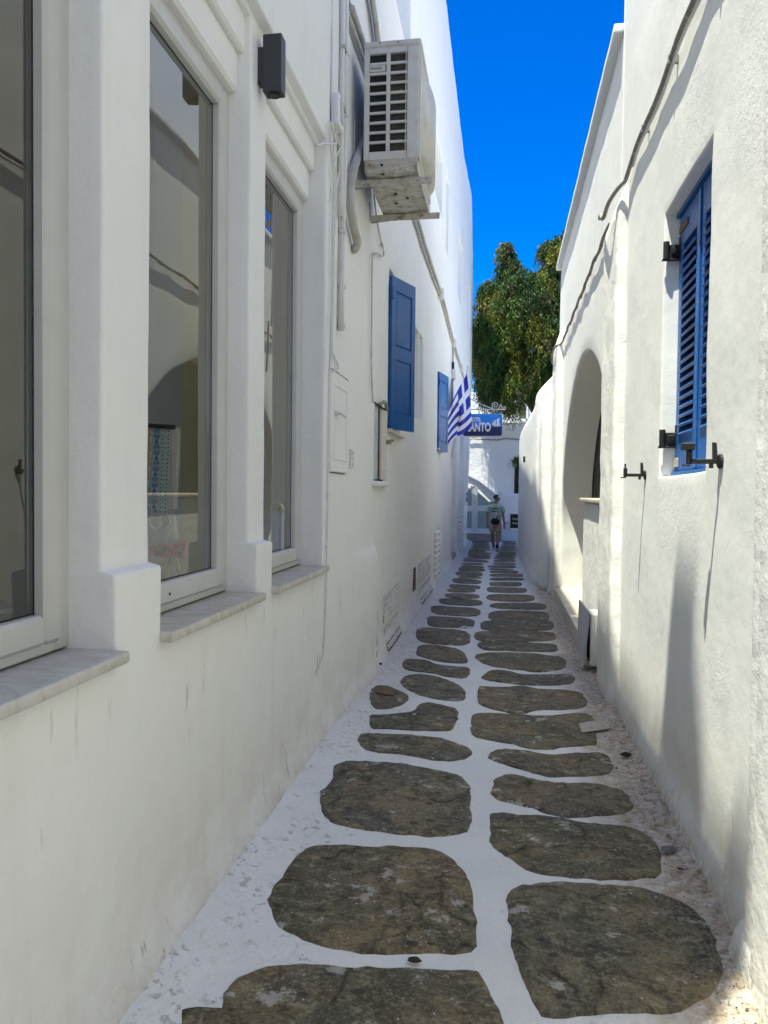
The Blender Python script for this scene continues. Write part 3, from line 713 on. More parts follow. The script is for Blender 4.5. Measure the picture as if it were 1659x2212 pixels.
# make sure rectangle corners are hit
rows = []
for t in ts:
    P = arch_pt(t); O = outer(t, P); row = []
    for k in range(NK):
        f = 1 - k/NK
        y, z = P[0]+(O[0]-P[0])*f, P[1]+(O[1]-P[1])*f
        row.append((XR - .008*fbm(y*.9, z*.9, 7) , y, z))
    L = math.hypot(O[0]-P[0], O[1]-P[1]) + 1e-6; ux, uz = (O[0]-P[0])/L, (O[1]-P[1])/L
    for (q, dx) in lip:
        y, z = P[0]-q*ux*1.0, P[1]-q*uz
        row.append((XR + dx - .004*fbm(y*3, z*3, dx*4), y + .01*fbm(z*2, dx*5, 3), z + .01*fbm(y*2, dx*5, 8)))
    rows.append(row)
nr = len(rows[0])
for row in rows: mb.v += row
for i in range(N):
    for j in range(nr-1): a = i*nr+j; mb.f.append((a, a+1, a+1+nr, a+nr)); mb.m.append(0)
# fill the upper corner triangles
mb.box(XR+.03, XR+.46, Y0, Y0+.03, 0, ZT); mb.box(XR+.012, XR+.3, Y0, Y1, 3.6, ZT)
o = mb.build('wall', PL_R, hD); autosm(o, 45)
mb = MB(); mb.box(XR+.30, 5, 6.1, 12.3, 3.75, 5.2); mb.box(XR+.43, 5, 11.38, 12.3, -.1, 3.8); mb.box(1.9, 5, 6.1, 11.4, -.1, 3.8); mb.box(XR+.5, 2, 6.06, 6.12, 0, 3.8); mb.box(XR+.012, XR+.6, 12.30, 12.35, -.05, 5.2)
mb.box(XR+.5, 1.9, 6.1, 11.4, 3.3, 3.76); mb.build('inner_volume', PL_R, hD)
mb = MB(); rbox(mb, XR-.075, XR+.4, 6.07, 12.36, 5.19, 5.262, .012, .25, .004); mb.build('coping', PL_R, hD, smooth=True)
mb = MB(); rbox(mb, XR+.01, XR+.30, 6.42, 8.42, -.05, 1.50, .02, .12, .004); mb.build('low_wall', GREYJ if False else PL_A, hD, smooth=True)
mb = MB(); rbox(mb, XR-.03, XR+.36, 6.42, 8.50, 1.505, 1.545, .008, .3, .001); mb.build('counter_slab', MARB3, hD, smooth=True)
mb = MB(); rbox(mb, XR-.09, 1.9, 7.55, 11.36, -.05, .175, .012, .2, .002); mb.build('doorstep', MARB3, hD, smooth=True)
mb = MB(); mb.box(1.385, 1.86, 11.352, 11.375, .176, .36); mb.box(1.2, 1.385, 11.345, 11.372, .176, .26); mb.build('skirting', MARB3, hD)
mb = MB(); mb.box(1.315, 1.36, 6.2, 11.33, .178, 3.2); 
d_ = mb.build('door', flat('dark_weathered_door', (.05, .047, .042), .7, nscale=6, var=.3), hD)
mb = MB(); mb.box(1.30, 1.314, 6.2, 11.33, 2.00, 2.03); mb.box(1.30, 1.314, 8.5, 8.55, .178, 3.2); mb.box(1.30, 1.314, 10.2, 10.25, .178, 3.2); mb.build('rail', BLACK, d_)
mb = MB(); rbox(mb, XR-.105, XR+.1, 11.38, 12.30, -.05, 4.08, .05, .08, .008, top=lambda p: Vector((p.x + max(0, (p.z-3.85))*.3, p.y + max(0, p.z-3.9)*.4*(1 if p.y < 11.8 else 0), p.z)))
mb.build('pilaster', PL_P, hD, smooth=True)

mb = MB(); mb.box(3.2, 9, 2.0, 15.5, -.1, 11.5)
uh = thing('tall_back_house', 'tall white house set back behind the arched house, seen only reflected in the shop window', 'house', (3.2, 8, 0)); mb.build('wall', PL_R, uh)
# ------------------------------------------------------------------ curved garden wall beyond
gw = thing('curved_garden_wall', 'thick rounded white garden wall on the right just beyond the arched house', 'wall', (.7, 15, 0))
path = [(.80, 11.9), (.77, 12.6), (.70, 13.0), (.585, 13.25), (.56, 13.5), (.575, 14.1), (.565, 15.0), (.53, 17.0), (.50, 19.0), (.465, 20.6), (.45, 21.3), (.50, 21.55), (.9, 21.65)]
tops = [3.60, 3.60, 3.56, 3.46, 3.42, 3.34, 3.30, 3.33, 3.34, 3.30, 3.18, 3.1, 3.1]
mb = MB(); cols = []
PX = []
for i in range(len(path)-1):
    for k in range(6): t = k/6; PX.append((path[i][0]*(1-t)+path[i+1][0]*t, path[i][1]*(1-t)+path[i+1][1]*t, tops[i]*(1-t)+tops[i+1]*t))
PX.append((*path[-1], tops[-1]))
for q in range(3): PX = [PX[0]] + [tuple((PX[i-1][c]+PX[i][c]*2+PX[i+1][c])/4 for c in range(3)) for i in range(1, len(PX)-1)] + [PX[-1]]
for (x, y, zt) in PX:
    col_ = []
    for k in range(30):
        z = (zt-.16)*k/29; col_.append((x - .05*max(0, 1-z/.2)**2 + .012*fbm(y*1.2, z*1.2, 3), y, z))
    for k in range(1, 9): a = k/8*math.pi; col_.append((x+.16*(1-math.cos(a)), y, zt-.16+.16*math.sin(a)))
    col_.append((x+.32, y, 0)); cols.append(col_)
n = len(cols[0])
for c in cols: mb.v += c
for i in range(len(cols)-1):
    for j in range(n-1): a = i*n+j; mb.f.append((a, a+1, a+1+n, a+n)); mb.m.append(0)
mb.build('wall', PL_P, gw, smooth=True)
mb = MB(); rbox(mb, .62, 1.3, 12.3, 13.9, -.05, 3.25, .14, .12, .012, top=lambda p: Vector((p.x + max(0, p.z-2.8)*.15, p.y, p.z)))
mb.build('buttress', PL_P, gw, smooth=True)
mb = MB(); mb.box(.9, 3.2, 12.4, 21.6, -.1, 3.25); mb.box(1.2, 3.4, 12.4, 14.2, 3.2, 3.9); mb.build('garden_fill', PL_P, gw)
mb = MB(); p = onX(1131, 905, .50); mb.box(.47, .56, 17.62, 17.68, 2.30, 2.44); mb.build('hinge_pin', BLACK, gw)

# ------------------------------------------------------------------ wall lamp
L0 = thing('wall_lamp', 'dark grey rectangular up and down lamp on the pier between the two far display windows', 'lamp', (-1.14, 3.34, 3.65))
mb = MB(); rbox(mb, -1.035, -.925, 3.345, 3.455, 3.52, 3.79, .004, .2, 0); 
a_ = onY(572, 205, 3.345); b_ = onY(600, 205, 3.345)
mb = MB(); mb.box(-1.118, -1.029, 3.322, 3.392, 3.430, 3.690, 0, .003); mb.build('housing', LAMPM, L0)
mb = MB(); mb.box(-1.150, -1.116, 3.332, 3.382, 3.475, 3.640, 0, .003); mb.build('mounting_plate', LAMPM, L0)
mb = MB(); mb.lathe((-1.0735, 3.357, 3.4285), (0, 0, 1), [(-.004, .029), (.003, .029)], 24); mb.build('bezel', BLACK, L0)
mb = MB(); mb.lathe((-1.0735, 3.357, 3.4235), (0, 0, 1), [(0, .021), (.002, .021)], 24); mb.build('lens', GREYJ if False else LAMPM, L0)

# ------------------------------------------------------------------ air conditioner, 5.2 < y < 6.15
ac = thing('air_conditioner', 'big weathered white air conditioner hanging high on the left wall with rusty tray', 'air conditioner', (-.8, 5.65, 3.9))
x0, x1, y0, y1, z0, z1 = -1.005, -.615, 5.20, 6.12, 3.93, 4.74
mb = MB(); mb.box(x0, x1, y0+.03, y1, z0, z1-.004, 0, .02); mb.box(x0-.006, x1+.012, y0-.006, y1+.006, z1-.035, z1+.012, 0, .012)
# side face frame
mb.box(x0, x0+.038, y0, y0+.03, z0, z1-.035, 0, .004); mb.box(x1-.085, x1, y0, y0+.03, z0, z1-.035, 0, .006)
mb.box(x0+.038, x1-.085, y0, y0+.03, z1-.075, z1-.035); mb.box(x0+.038, x1-.085, y0, y0+.03, z0, z0+.055)
mb.build('casing', ACW, ac)
gx0, gx1, gz0, gz1 = x0+.038, x1-.085, z0+.055, z1-.075
mb = MB(); gm = (gx0+gx1)/2
mb.box(gm-.014, gm+.014, y0+.001, y0+.022, gz0, gz1, 0, .003)
nb = 10; st = (gz1-gz0)/nb
for k in range(1, nb): mb.box(gx0, gm-.014, y0+.002, y0+.018, gz0+st*k-.009, gz0+st*k+.009, 0, .003); mb.box(gm+.014, gx1, y0+.002, y0+.018, gz0+st*k-.009, gz0+st*k+.009, 0, .003)
mb.build('side_grille', ACW, ac)
mb = MB(); mb.box(gx0, gm-.014, y0+.0225, y0+.028, gz0, gz1); mb.build('grille_backing', ACDK, ac)
mb = MB(); mb.box(gm+.014, gx1, y0+.0225, y0+.0285, gz0, gz1); o = mb.build('condenser_fins', ACD, ac)
mb = MB(); mb.box(gx0+.004, gm-.022, y0-.001, y0+.0215, gz1-2*st+.012, gz1-st-.012, 0, .003); 
o = mb.build('carry_handle', ACW, ac)
mb = MB(); mb.box(gx0+.012, gm-.045, y0-.003, y0-.0012, gz1-2*st+.026, gz1-st-.024); mb.build('handle_recess', flat('grey_recess', (.32, .31, .28), .7), ac)
# bulged fan front
mb = MB(); npts = 18; prof_ = []
for k in range(npts+1):
    t = k/npts; y = y0+.10+(y1-y0-.16)*t; prof_.append((y, .006+.062*math.sin(math.pi*t)**.6))
for zz0, zz1, sh in ((z0+.03, z1-.13, 1.0),):
    for (y, d) in prof_:
        mb.v += [(x1, y, zz0+.03), (x1+d, y, zz0+.05), (x1+d, y, zz1-.06), (x1, y, zz1)]
    for k in range(npts):
        for j in range(3): a = k*4+j; mb.f.append((a, a+4, a+5, a+1)); mb.m.append(0)
mb.build('fan_guard', ACW, ac, smooth=True)
mb = MB(); mb.box(x1-.002, x1+.009, y0+.02, y0+.085, z0+.0, z1-.04, 0, .004); mb.box(x1-.095, x1-.090, y0-.0015, y0+.002, z0+.02, z1-.04); mb.build('seam_strip', ACW, ac)
mb = MB()
for (xx, zz) in ((x1-.10, z1-.10), (x1-.105, z0+.47), (x1-.11, z0+.13), (x0+.11, z1-.008), (x0+.24, z1-.012)): mb.lathe((xx, y0-.009, zz), (0, 1, 0), [(0, .005), (.008, .005)], 8)
build_each(mb, 'screw', ACDK, ac)
# dented base flange and drain tray
mb = MB()
nX, nY = 12, 22
def tz(u, v): return .006*fbm(u*5, v*6, 2) - .012*math.sin(u*math.pi)
for j in range(nY+1):
    for i in range(nX+1):
        u, v = i/nX, j/nY
        inset = .0 if v > .08 else .0
        mb.v.append((x0+.01+(x1-x0-.02)*u, y0+.01+(y1-y0-.01)*v, z0-.075+.045*min(1, v/.04 if v < .04 else 1)*0 + tz(u*1.3, v*3) + (.045 if j == 0 else 0)))
for j in range(nY):
    for i in range(nX): a = j*(nX+1)+i; mb.f.append((a, a+nX+1, a+nX+2, a+1)); mb.m.append(0)
mb.box(x0+.008, x0+.013, y0+.01, y1, z0-.075, z0+.004); mb.box(x1-.013, x1-.008, y0+.01, y1, z0-.075, z0+.004)
mb.v += []
mb.add([(x0, y0+.003, z0+.004), (x1, y0+.003, z0+.004), (x1-.03, y0+.030, z0-.080), (x0+.03, y0+.030, z0-.080)], [(0, 1, 2, 3)])
tr = mb.build('drain_tray', ACB, ac); autosm(tr, 50)
mb = MB()
for (u, v) in ((.35, .03), (.45, .42), (.65, .52), (.40, .62), (.55, .22)): mb.lathe((x0+(x1-x0)*u, y0+(y1-y0)*v, z0-.093), (0, 0, 1), [(0, .014), (.002, .014)], 12)
mb.lathe((x0+.13, y0+.012, z0-.035), (0, -1, .3), [(0, .009), (.006, .009)], 10); build_each(mb, 'drain_hole', CRACK, tr)
br = thing('wall_bracket', 'galvanised steel wall bracket with two arms carrying the air conditioner', 'bracket', (-1.09, 5.6, 3.8))
for yy in (5.32, 6.0):
    mb = MB(); zt = z0-.095; mb.box(-1.088, -.53, yy-.022, yy+.022, zt-.006, zt, 0, .001); mb.box(-1.088, -.53, yy-.022, yy-.017, zt-.050, zt-.005)
    mb.add([(-1.088, yy+.02, zt-.005), (-.53, yy+.02, zt-.005), (-1.088, yy+.02, zt-.05)], [(0, 1, 2)])
    mb.build('arm', ACB, br)
    mb = MB(); mb.box(-1.096, -1.088, yy-.025, yy+.025, zt-.05, zt+.42 if yy < 5.6 else zt+.1); mb.build('rail', PIPE, br)

# pipes and cables on the shop wall
def line_on(pts, X=XL+.012): return [onX(u, v, X) for (u, v) in pts]
def wobble(pts, amp, n=4):
    out = []
    for i in range(len(pts)-1):
        for k in range(n):
            t = k/n; p = Vector(pts[i]).lerp(Vector(pts[i+1]), t); p += Vector((0, fbm(p.y*9, p.z*9, 1), fbm(p.y*9, p.z*9, 5)))*amp; out.append(p)
    out.append(Vector(pts[-1])); return out
def smoothp(pts, it=2):
    pts = [Vector(p) for p in pts]
    for _ in range(it):
        q = [pts[0]]
        for i in range(len(pts)-1): q += [pts[i].lerp(pts[i+1], .25), pts[i].lerp(pts[i+1], .75)]
        q.append(pts[-1]); pts = q
    return pts
cd1 = thing('conduit', 'wide white plastic conduit running up the wall just right of the last display window', 'pipe', (-1.1, 4.85, 4))
mb = MB(); mb.tube([(-1.072, 4.87, z) for z in (4.07, 4.5, 5.2, 6.2, 7.5)], .024, 12); mb.build('pipe', PIPE, cd1, True)
mb = MB(); mb.tube([(-1.076, 4.80, z) for z in (3.4, 3.55, 3.9, 4.5, 5.2, 6.2, 7.5)], .019, 12); mb.build('pipe', PIPE, cd1, True)
mb = MB(); mb.tube([(-1.072, 4.87, 4.11), (-1.07, 4.88, 4.0), (-1.072, 4.86, 3.5), (-1.074, 4.84, 3.0), (-1.074, 4.83, 2.66)], .020, 12); mb.build('pipe', PIPE, cd1, True)
mb = MB()
for z in (4.08, 4.47, 4.95): mb.tube([(-1.072, 4.87, z), (-1.072, 4.87, z+.035)], .029, 12); mb.box(-1.1, -1.05, 4.775, 4.90, z+.006, z+.022, 0, .003)
for z in (3.3, 2.94, 2.68): mb.tube([(-1.072, 4.85, z), (-1.072, 4.85, z+.03)], .025, 10)
build_each(mb, 'clip', PIPE, cd1, True)
jb = thing('junction_box', 'small crumbling white junction box spilling loose wires at the foot of the tall conduits', 'box', (-1.09, 4.66, 3.98))
mb = MB(); rbox(mb, -1.105, -1.045, 4.60, 4.735, 3.90, 4.10, .012, .05, .006); mb.build('housing', PL_J, jb, smooth=True)
mb = MB(); mb.box(-1.046, -1.040, 4.635, 4.705, 3.935, 4.075); mb.build('cover', GREYJ, jb)
cab = thing('wire_bundle', 'tangle of white painted wires hanging down beside the conduit towards the cupboard door', 'cable', (-1.09, 4.7, 3))
for k, pts in enumerate(([(718,262),(722,290),(720,340),(728,380),(724,430),(722,520),(721,600),(719,690),(717,760),(722,770),(731,790),(730,800),(718,803)],
        [(722,265),(736,282),(748,284),(744,300),(730,330),(722,350),(724,400),(719,470),(720,560),(718,640),(716,700)],
        [(716,262),(724,300),(727,310),(716,312),(700,309),(684,314)],
        [(722,262),(730,300),(738,330),(734,370),(726,410),(727,450),(722,520)],
        [(712,262),(712,300),(717,340),(722,400),(720,455)],
        [(716,690),(714,760),(712,800)])):
    mb = MB(); mb.tube(smoothp(wobble(line_on(pts, XL+.018+.008*(k % 3)), .006, 2)), .0065 if k != 2 else .008, 7); mb.build('wire', WCAB, cab, True)
th = thing('thin_cable', 'thin white cable dropping straight down the shop wall and ending in a small hook', 'cable', (-1.09, 4.6, 1.5))
mb = MB(); mb.tube(smoothp(wobble(line_on([(712,800),(710,900),(709,1000),(708,1100),(706,1200),(704,1300),(700,1400),(697,1422),(692,1434),(686,1447)], XL+.008), .002, 2)), .0045, 6); mb.build('wire', WCAB, th, True)
mb = MB()
for (u, v) in ((709,1070),(706,1180),(703,1320),(700,1395)): p = onX(u, v, XL+.008); mb.box(p.x-.008, p.x+.006, p.y-.010, p.y+.010, p.z-.005, p.z+.005, 0, .002)
p = onX(685, 1447, XL+.008); mb.lathe(p, (-.2, -.3, -1), [(0, .007), (.03, .010)], 8); build_each(mb, 'clip', WCAB, th)
# ragged plaster edge of the conduit strip
mb = MB(); pts = [(-1.097, 4.575+.006*fbm(z*5, 0, 0), z) for z in [3.75+.05*k for k in range(50)]]
vs = []
for i, p in enumerate(pts): wdt = max(.0008, .010*fbm(p[2]*2.7, 3, 1, 3)+.003); vs += [(p[0]+.003, p[1]-wdt, p[2]), (p[0]+.003, p[1]+wdt, p[2])]
mb.add(vs, [(2*i, 2*i+1, 2*i+3, 2*i+2) for i in range(len(pts)-1)]); mb.build('wall_crack', CRACK, hA)
mb = MB(); rbox(mb, -1.11, -1.084, 4.59, 4.75, 4.06, 7.5, .012, .15, .003); mb.build('plaster_strip', PL_J, hA, smooth=True)
# cable bundle along the houses, with brackets
lc = thing('cable_bundle', 'stained bundle of old cables running along the left wall towards the flag', 'cable', (-1.08, 10, 4.85))
def zc(y): return 4.86 + .03*math.sin(y*1.1) - (0 if y < 13 else .04*(y-13))
for k in range(3):
    mb = MB(); pts = [(XL+.030+.022*(k == 1), y, zc(y) + (-.045, .0, .045)[k] + .012*fbm(y*1.8, k*5, 0)) for y in [4.95+.18*i for i in range(92)]]
    mb.tube(pts, (.016, .022, .013)[k], 7); mb.build('cable', CABLE, lc, True)
mb = MB()
for y in (8.1, 12.3, 15.6, 18.4):
    mb.box(XL-.01, XL+.06, y-.03, y+.03, zc(y)-.09, zc(y)+.07, 0, .008); mb.tube([(XL+.05, y+.05, zc(y)-.1), (XL+.05, y+.05, zc(y)+.07)], .05, 12)
build_each(mb, 'bracket', PIPE, lc)
for k in range(4):
    mb = MB(); pts = []
    for i in range(20): t = i/19; pts.append((XL+.03+.02*k*.5, 4.86+.10*k+ 2.3*t - .05*math.sin(9*t+k)*.3, 6.2-1.45*t**.8 - .12*k + .03*fbm(t*9, k, 0)))
    mb.tube(pts, .018+.006*(k == 1), 7); mb.build('cable', CABLE, lc, True)
# AC hose and thin feed
hs_ = thing('drain_hose', 'grey white flexible drain hose bending down the wall under the air conditioner', 'hose', (-1.05, 5.3, 3.8))
mb = MB(); mb.tube(smoothp([onX(u, v, XL+.045) for u, v in [(787,300),(776,330),(764,365),(756,410),(757,450),(764,490),(770,515),(773,525)]] + [onX(766, 541, XL+.02), onX(760, 535, XL-.02)]), .030, 10); mb.build('hose', flat('aged_hose', (.50, .49, .45), .6, nscale=10, dirt=(.3, .26, .2), dirtamt=.5), hs_, True)
tf = thing('feed_cable', 'thin grey cable hanging from the air conditioner and looping back above the cupboard', 'cable', (-1.05, 6, 3.6))
mb = MB(); mb.tube(smoothp(line_on([(806,400),(812,460),(818,500),(824,525),(830,548),(826,556),(818,548),(808,547),(804,556),(803,600),(803,680),(802,770),(803,830),(806,870)], XL+.02)), .007, 6); mb.build('wire', CABLE, tf, True)
mb = MB(); mb.tube([onX(824, 527, XL+.02), onX(826, 533, XL+.02)], .014, 8); mb.build('clip', CABLE, tf)

# ------------------------------------------------------------------ cupboard doors on the wall
c1 = thing('meter_cupboard_door', 'white painted meter cupboard door with a raised rectangle and small latch handle', 'cupboard', (XL, 4.9, 2.05))
mb = MB(); mb.box(XL-.01, XL+.014, 4.63, 5.19, 1.722, 2.375, 0, .004); mb.build('door', PL_A, c1)
mb = MB()
for (a, b, c, d) in ((4.70, 5.10, 1.80, 1.815), (4.70, 5.10, 2.28, 2.295), (4.70, 4.715, 1.815, 2.28), (5.085, 5.10, 1.815, 2.28)): mb.box(XL+.013, XL+.020, a, b, c, d, 0, .002)
build_each(mb, 'moulding', PL_A, c1)
mb = MB(); p = Vector((XL+.014, 4.72, 2.10)); mb.lathe(p, (1, 0, 0), [(0, .022), (.014, .020), (.02, .012), (.05, .010)], 12); mb.tube([p+Vector((.045, -.01, 0)), p+Vector((.047, .13, -.012))], .009, 8); mb.build('handle', WCAB, c1, True)
mb = MB()
for i in range(14): 
    y = 4.66+.038*i; mb.box(XL+.0005, XL+.0055, y, y+.038, 2.377+.003*math.sin(i), 2.384+.004*fbm(i*.7, 0, 0))
mb.box(XL+.0005, XL+.005, 5.192, 5.199, 2.06, 2.375); mb.box(XL+.0005, XL+.004, 4.66, 5.1, 1.712, 1.717); build_each(mb, 'gap', CRACK, c1) if False else tag(mb.build('gap', CRACK, c1), kind='stuff')
c1b = thing('keypad_box', 'tiny white bell box low beside the meter cupboard door', 'box', (XL, 5.28, 1.82))
mb = MB(); mb.box(XL-.005, XL+.022, 5.24, 5.33, 1.76, 1.90, 0, .004); mb.build('housing', WCAB, c1b)
mb = MB()
for k in range(3): mb.box(XL+.0215, XL+.025, 5.27, 5.30, 1.782+.04*k, 1.80+.04*k)
build_each(mb, 'button', GREYJ, c1b)
c2 = thing('broken_cupboard', 'old white cupboard with cracked frame and rust stains before the first blue shutter', 'cupboard', (XL, 6.5, 2.0))
mb = MB(); mb.box(XL-.05, XL-.008, 6.30, 6.80, 1.69, 2.35, 0, .01); mb.build('back', flat('peeling_blue_white', (.52, .56, .60), .8, nscale=6, dirt=(.7, .69, .65), dirtamt=.8), c2)
mb = MB(); mb.box(XL-.01, XL+.028, 6.56, 6.84, 1.70, 2.33, 0, .006); mb.build('door', flat('rust_stained_white', (.72, .69, .62), .7, nscale=4, dirt=(.55, .38, .20), dirtamt=.45, dscale=5), c2)
mb = MB()
for (a, b, c, d) in ((6.60, 6.80, 2.10, 2.115), (6.60, 6.80, 1.80, 1.815)): mb.box(XL+.027, XL+.033, a, b, c, d, 0, .002)
build_each(mb, 'moulding', PL_B, c2)
mb = MB(); rbox(mb, XL-.03, XL+.055, 6.22, 6.88, 1.640, 1.685, .012, .08, .004); mb.build('ledge', PL_B, c2, smooth=True)
mb = MB()
for i in range(22): t = i/21; z = 1.70+.64*t; w_ = max(.0005, .016*abs(fbm(z*6, 2, 4))-.005); mb.box(XL-.001, XL+.006, 6.545-w_, 6.552+w_*.5, z, z+.032)
for i in range(14): y = 6.30+.04*i; mb.box(XL+.001, XL+.01, y, y+.04, 2.352, 2.36+.02*abs(fbm(y*8, 1, 1)))
for i in range(10): y = 6.34+.04*i; mb.box(XL+.001, XL+.008, y, y+.04, 1.688, 1.694+.012*abs(fbm(y*8, 5, 1)))
mb.box(XL+.001, XL+.006, 6.845, 6.852, 1.71, 2.05); mb.build('crack', CRACK, c2)
mb = MB(); mb.tube(smoothp([(XL+.02, 6.45, 2.36), (XL+.06, 6.52, 2.40), (XL+.05, 6.66, 2.36), (XL+.03, 6.8, 2.35)]), .016, 7); mb.build('pipe_stub', CONC, c2, True)
mb = MB(); mb.box(XL, XL+.07, 6.78, 6.86, 2.035, 2.055, 0, .004); mb.box(XL+.02, XL+.10, 6.80, 6.83, 2.055, 2.075, 0, .004); mb.build('latch', flat('rusty_latch', (.42, .34, .24), .7, nscale=30, var=.4), c2)
# crumbling crack at the foot of the corner
mb = MB()
for i in range(40):
    z = .05+.65*i/40; q_ = fbm(z*9, 7, 4)
    if q_ > .02: w_ = .010*q_+.001; mb.box(XL+.018, XL+.046, 6.302, 6.304+w_, z, z+.017)
mb.build('corner_crack', CRACK, hB).__setitem__('kind', 'stuff')

# ------------------------------------------------------------------ blue panel shutters
def panel_shutter(h0, h1, z0, z1, mat, label):
    h0, h1 = Vector(h0), Vector(h1); wd = (h1-h0).length; u = (h1-h0).normalized(); n = Vector((u.y, -u.x, 0)); up = Vector((0, 0, 1))
    if n.y > 0: n = -n
    t = thing('panel_shutter', label, 'shutter', (h0.x, h0.y, z0), 'blue panelled shutters on the left wall')
    def bx(mb, a, b, c, d, f, g, bev=0):
        o = h0 + u*((a+b)/2) + n*((c+d)/2) + up*(z0-h0.z+(f+g)/2); mb.obox(o, u*(b-a)/2, n*(d-c)/2, up*(g-f)/2)
    H = z1-z0
    mb = MB(); sw = .075; rails = [(0, .15), (H*.46, H*.46+.12), (H-.13, H)]
    bx(mb, 0, sw, -.02, .02, 0, H); bx(mb, wd-sw, wd, -.02, .02, 0, H)
    for a, b in rails: bx(mb, sw, wd-sw, -.02, .0195, a, b)
    mb.build('frame', mat, t)
    for (a, b) in ((rails[0][1], rails[1][0]), (rails[1][1], rails[2][0])):
        mb = MB(); bx(mb, sw, wd-sw, -.012, .008, a, b); g = .028
        # bevelled raised field
        q = []
        for (i, e) in ((0, .008), (g*.6, .017)):
            for (s_, r_) in ((sw+.012+i, a+.012+i), (wd-sw-.012-i, a+.012+i), (wd-sw-.012-i, b-.012-i), (sw+.012+i, b-.012-i)):
                q.append(h0 + u*s_ + n*e + up*(z0-h0.z+r_))
        mb.add(q, [(4, 5, 6, 7), (0, 1, 5, 4), (1, 2, 6, 5), (2, 3, 7, 6), (3, 0, 4, 7)])
        mb.build('raised_panel', mat, t)
    for zz in (.13, H-.22):
        mb = MB(); bx(mb, -.015, .03, .018, .034, zz, zz+.11); mb.tube([h0+up*(z0-h0.z+zz), h0+up*(z0-h0.z+zz+.11)], .014, 8); mb.build('hinge', mat, t)
    return t
panel_shutter((XL+.015, 7.05, 0), (-.915, 7.50, 0), 2.20, 3.66, BLUE, 'larger nearer blue panelled shutter standing ajar on the left wall')
panel_shutter((XL+.015, 12.41, 0), (-.975, 13.02, 0), 2.285, 3.60, BLUE2, 'smaller farther blue panelled shutter ajar beside the striped flag')
for (a, b, c, d) in ((7.06, 7.97, 2.20, 3.73), (12.41, 13.29, 2.33, 3.61)):
    mb = MB(); mb.box(XL-.098, XL-.05, a, b, c, d, 0, .003); mb.box(XL-.05, XL-.035, (a+b)/2-.02, (a+b)/2+.02, c, d); mb.build('closed_shutter', BLUE, hB)
    mb = MB(); rbox(mb, XL-.05, XL+.05, a-.05, b+.03, c-.035, c-.002, .008, .2, .001); mb.build('sill', MARB3, hB, smooth=True)

# ------------------------------------------------------------------ vents low on the left wall
def lattice(y0, y1, z0, z1, label, cols_, rows_, dens=1.0):
    t = thing('vent_grille', label, 'vent', (XL, (y0+y1)/2, (z0+z1)/2), 'small perforated vents low on the hotel wall')
    mb = MB(); cy, cz = (y1-y0)/cols_, (z1-z0)/rows_; g = 12
    for i in range(g+1):
        for j in range(5): y, z = y0+(y1-y0)*i/g, z0+(z1-z0)*j/4; mb.v.append((wallB(y, z)+.0055, y, z))
    for i in range(g):
        for j in range(4): q = i*5+j; mb.f.append((q, q+5, q+6, q+1)); mb.m.append(0)
    mb.build('backing', CRACK, t)
    mb = MB()
    def bx(ya, yb, za_, zb_, h):
        X = wallB((ya+yb)/2, (za_+zb_)/2); mb.box(X+.001, X+.0105+h, ya, yb, za_, zb_)
    for i in range(cols_+1):
        for j in range(rows_):
            w_ = cy*.22*random.uniform(.8, 1.35); yy = y0+cy*i; bx(max(y0, yy-w_), min(y1, yy+w_), z0+cz*j, z0+cz*(j+1), random.uniform(0, .002))
    for j in range(rows_+1):
        w_ = cz*.12; zz = z0+cz*j
        for i in range(cols_): bx(y0+cy*i, y0+cy*(i+1), max(z0, zz-w_), min(z1, zz+w_), .001)
    for i in range(cols_):
        for j in range(rows_):
            if random.random() < .20*dens: bx(y0+cy*i, y0+cy*(i+1), z0+cz*j, z0+cz*(j+1), -.002)
    tag(mb.build('lattice', PL_B, t), kind='stuff')
lattice(6.95, 7.96, .335, .595, 'upper perforated white vent low on the wall below the first blue shutter', 13, 4)
lattice(6.95, 7.96, .055, .285, 'lower perforated white vent near the ground below the first blue shutter', 13, 4)
lattice(9.9, 11.5, .33, .62, 'upper perforated vent farther along between the dark slot and louvred vent', 14, 4, .8)
lattice(9.9, 11.5, .06, .27, 'lower perforated vent farther along near the ground by the dark slot', 14, 4, 1.4)
t = thing('slot_vent', 'narrow dark rusty slot vent just before the farther perforated vents', 'vent', (XL, 9.3, .45))
mb = MB(); mb.box(XL-.01, XL+.010, 9.25, 9.50, .33, .62); mb.build('backing', flat('dark_red_brown', (.05, .02, .018), .8), t)
mb = MB()
for k in range(7): mb.box(XL+.0095, XL+.016, 9.27, 9.48, .345+.038*k, .357+.038*k)
build_each(mb, 'bar', flat('rust_pink', (.30, .17, .14), .8), t)
def louvre(y0, y1, z0, z1, n, label):
    t = thing('louvred_vent', label, 'vent', (XL, y0, z0), 'ladder like louvred vents in the hotel wall')
    st = (z1-z0)/n; first = None
    for k in range(n-1, -1, -1) if False else range(n):
        if first is None:
            mb = MB(); mb.add([(XL-.049, y0+.01, z0+.00), (XL+.022, y0+.01, z0+.0+st*.25), (XL+.022, y1-.01, z0+st*.25), (XL-.049, y1-.01, z0), (XL-.049, y0+.01, z0+st*.95), (XL+.022, y0+.01, z0+st*.55), (XL+.022, y1-.01, z0+st*.55), (XL-.049, y1-.01, z0+st*.95)],
                   [(0, 1, 2, 3), (4, 7, 6, 5), (1, 5, 6, 2), (0, 4, 5, 1), (3, 2, 6, 7)]); first = mb.build('slat', PL_B, t)
        else:
            c = first.copy(); COL.objects.link(c); c.parent = t; c.location = Vector(first.location) + Vector((wallB((y0+y1)/2, z0+st*(k+.4))-XL+.004, 0, st*k))
louvre(12.2, 13.2, .06, .95, 9, 'nearer louvred vent with wide slats low on the hotel wall')
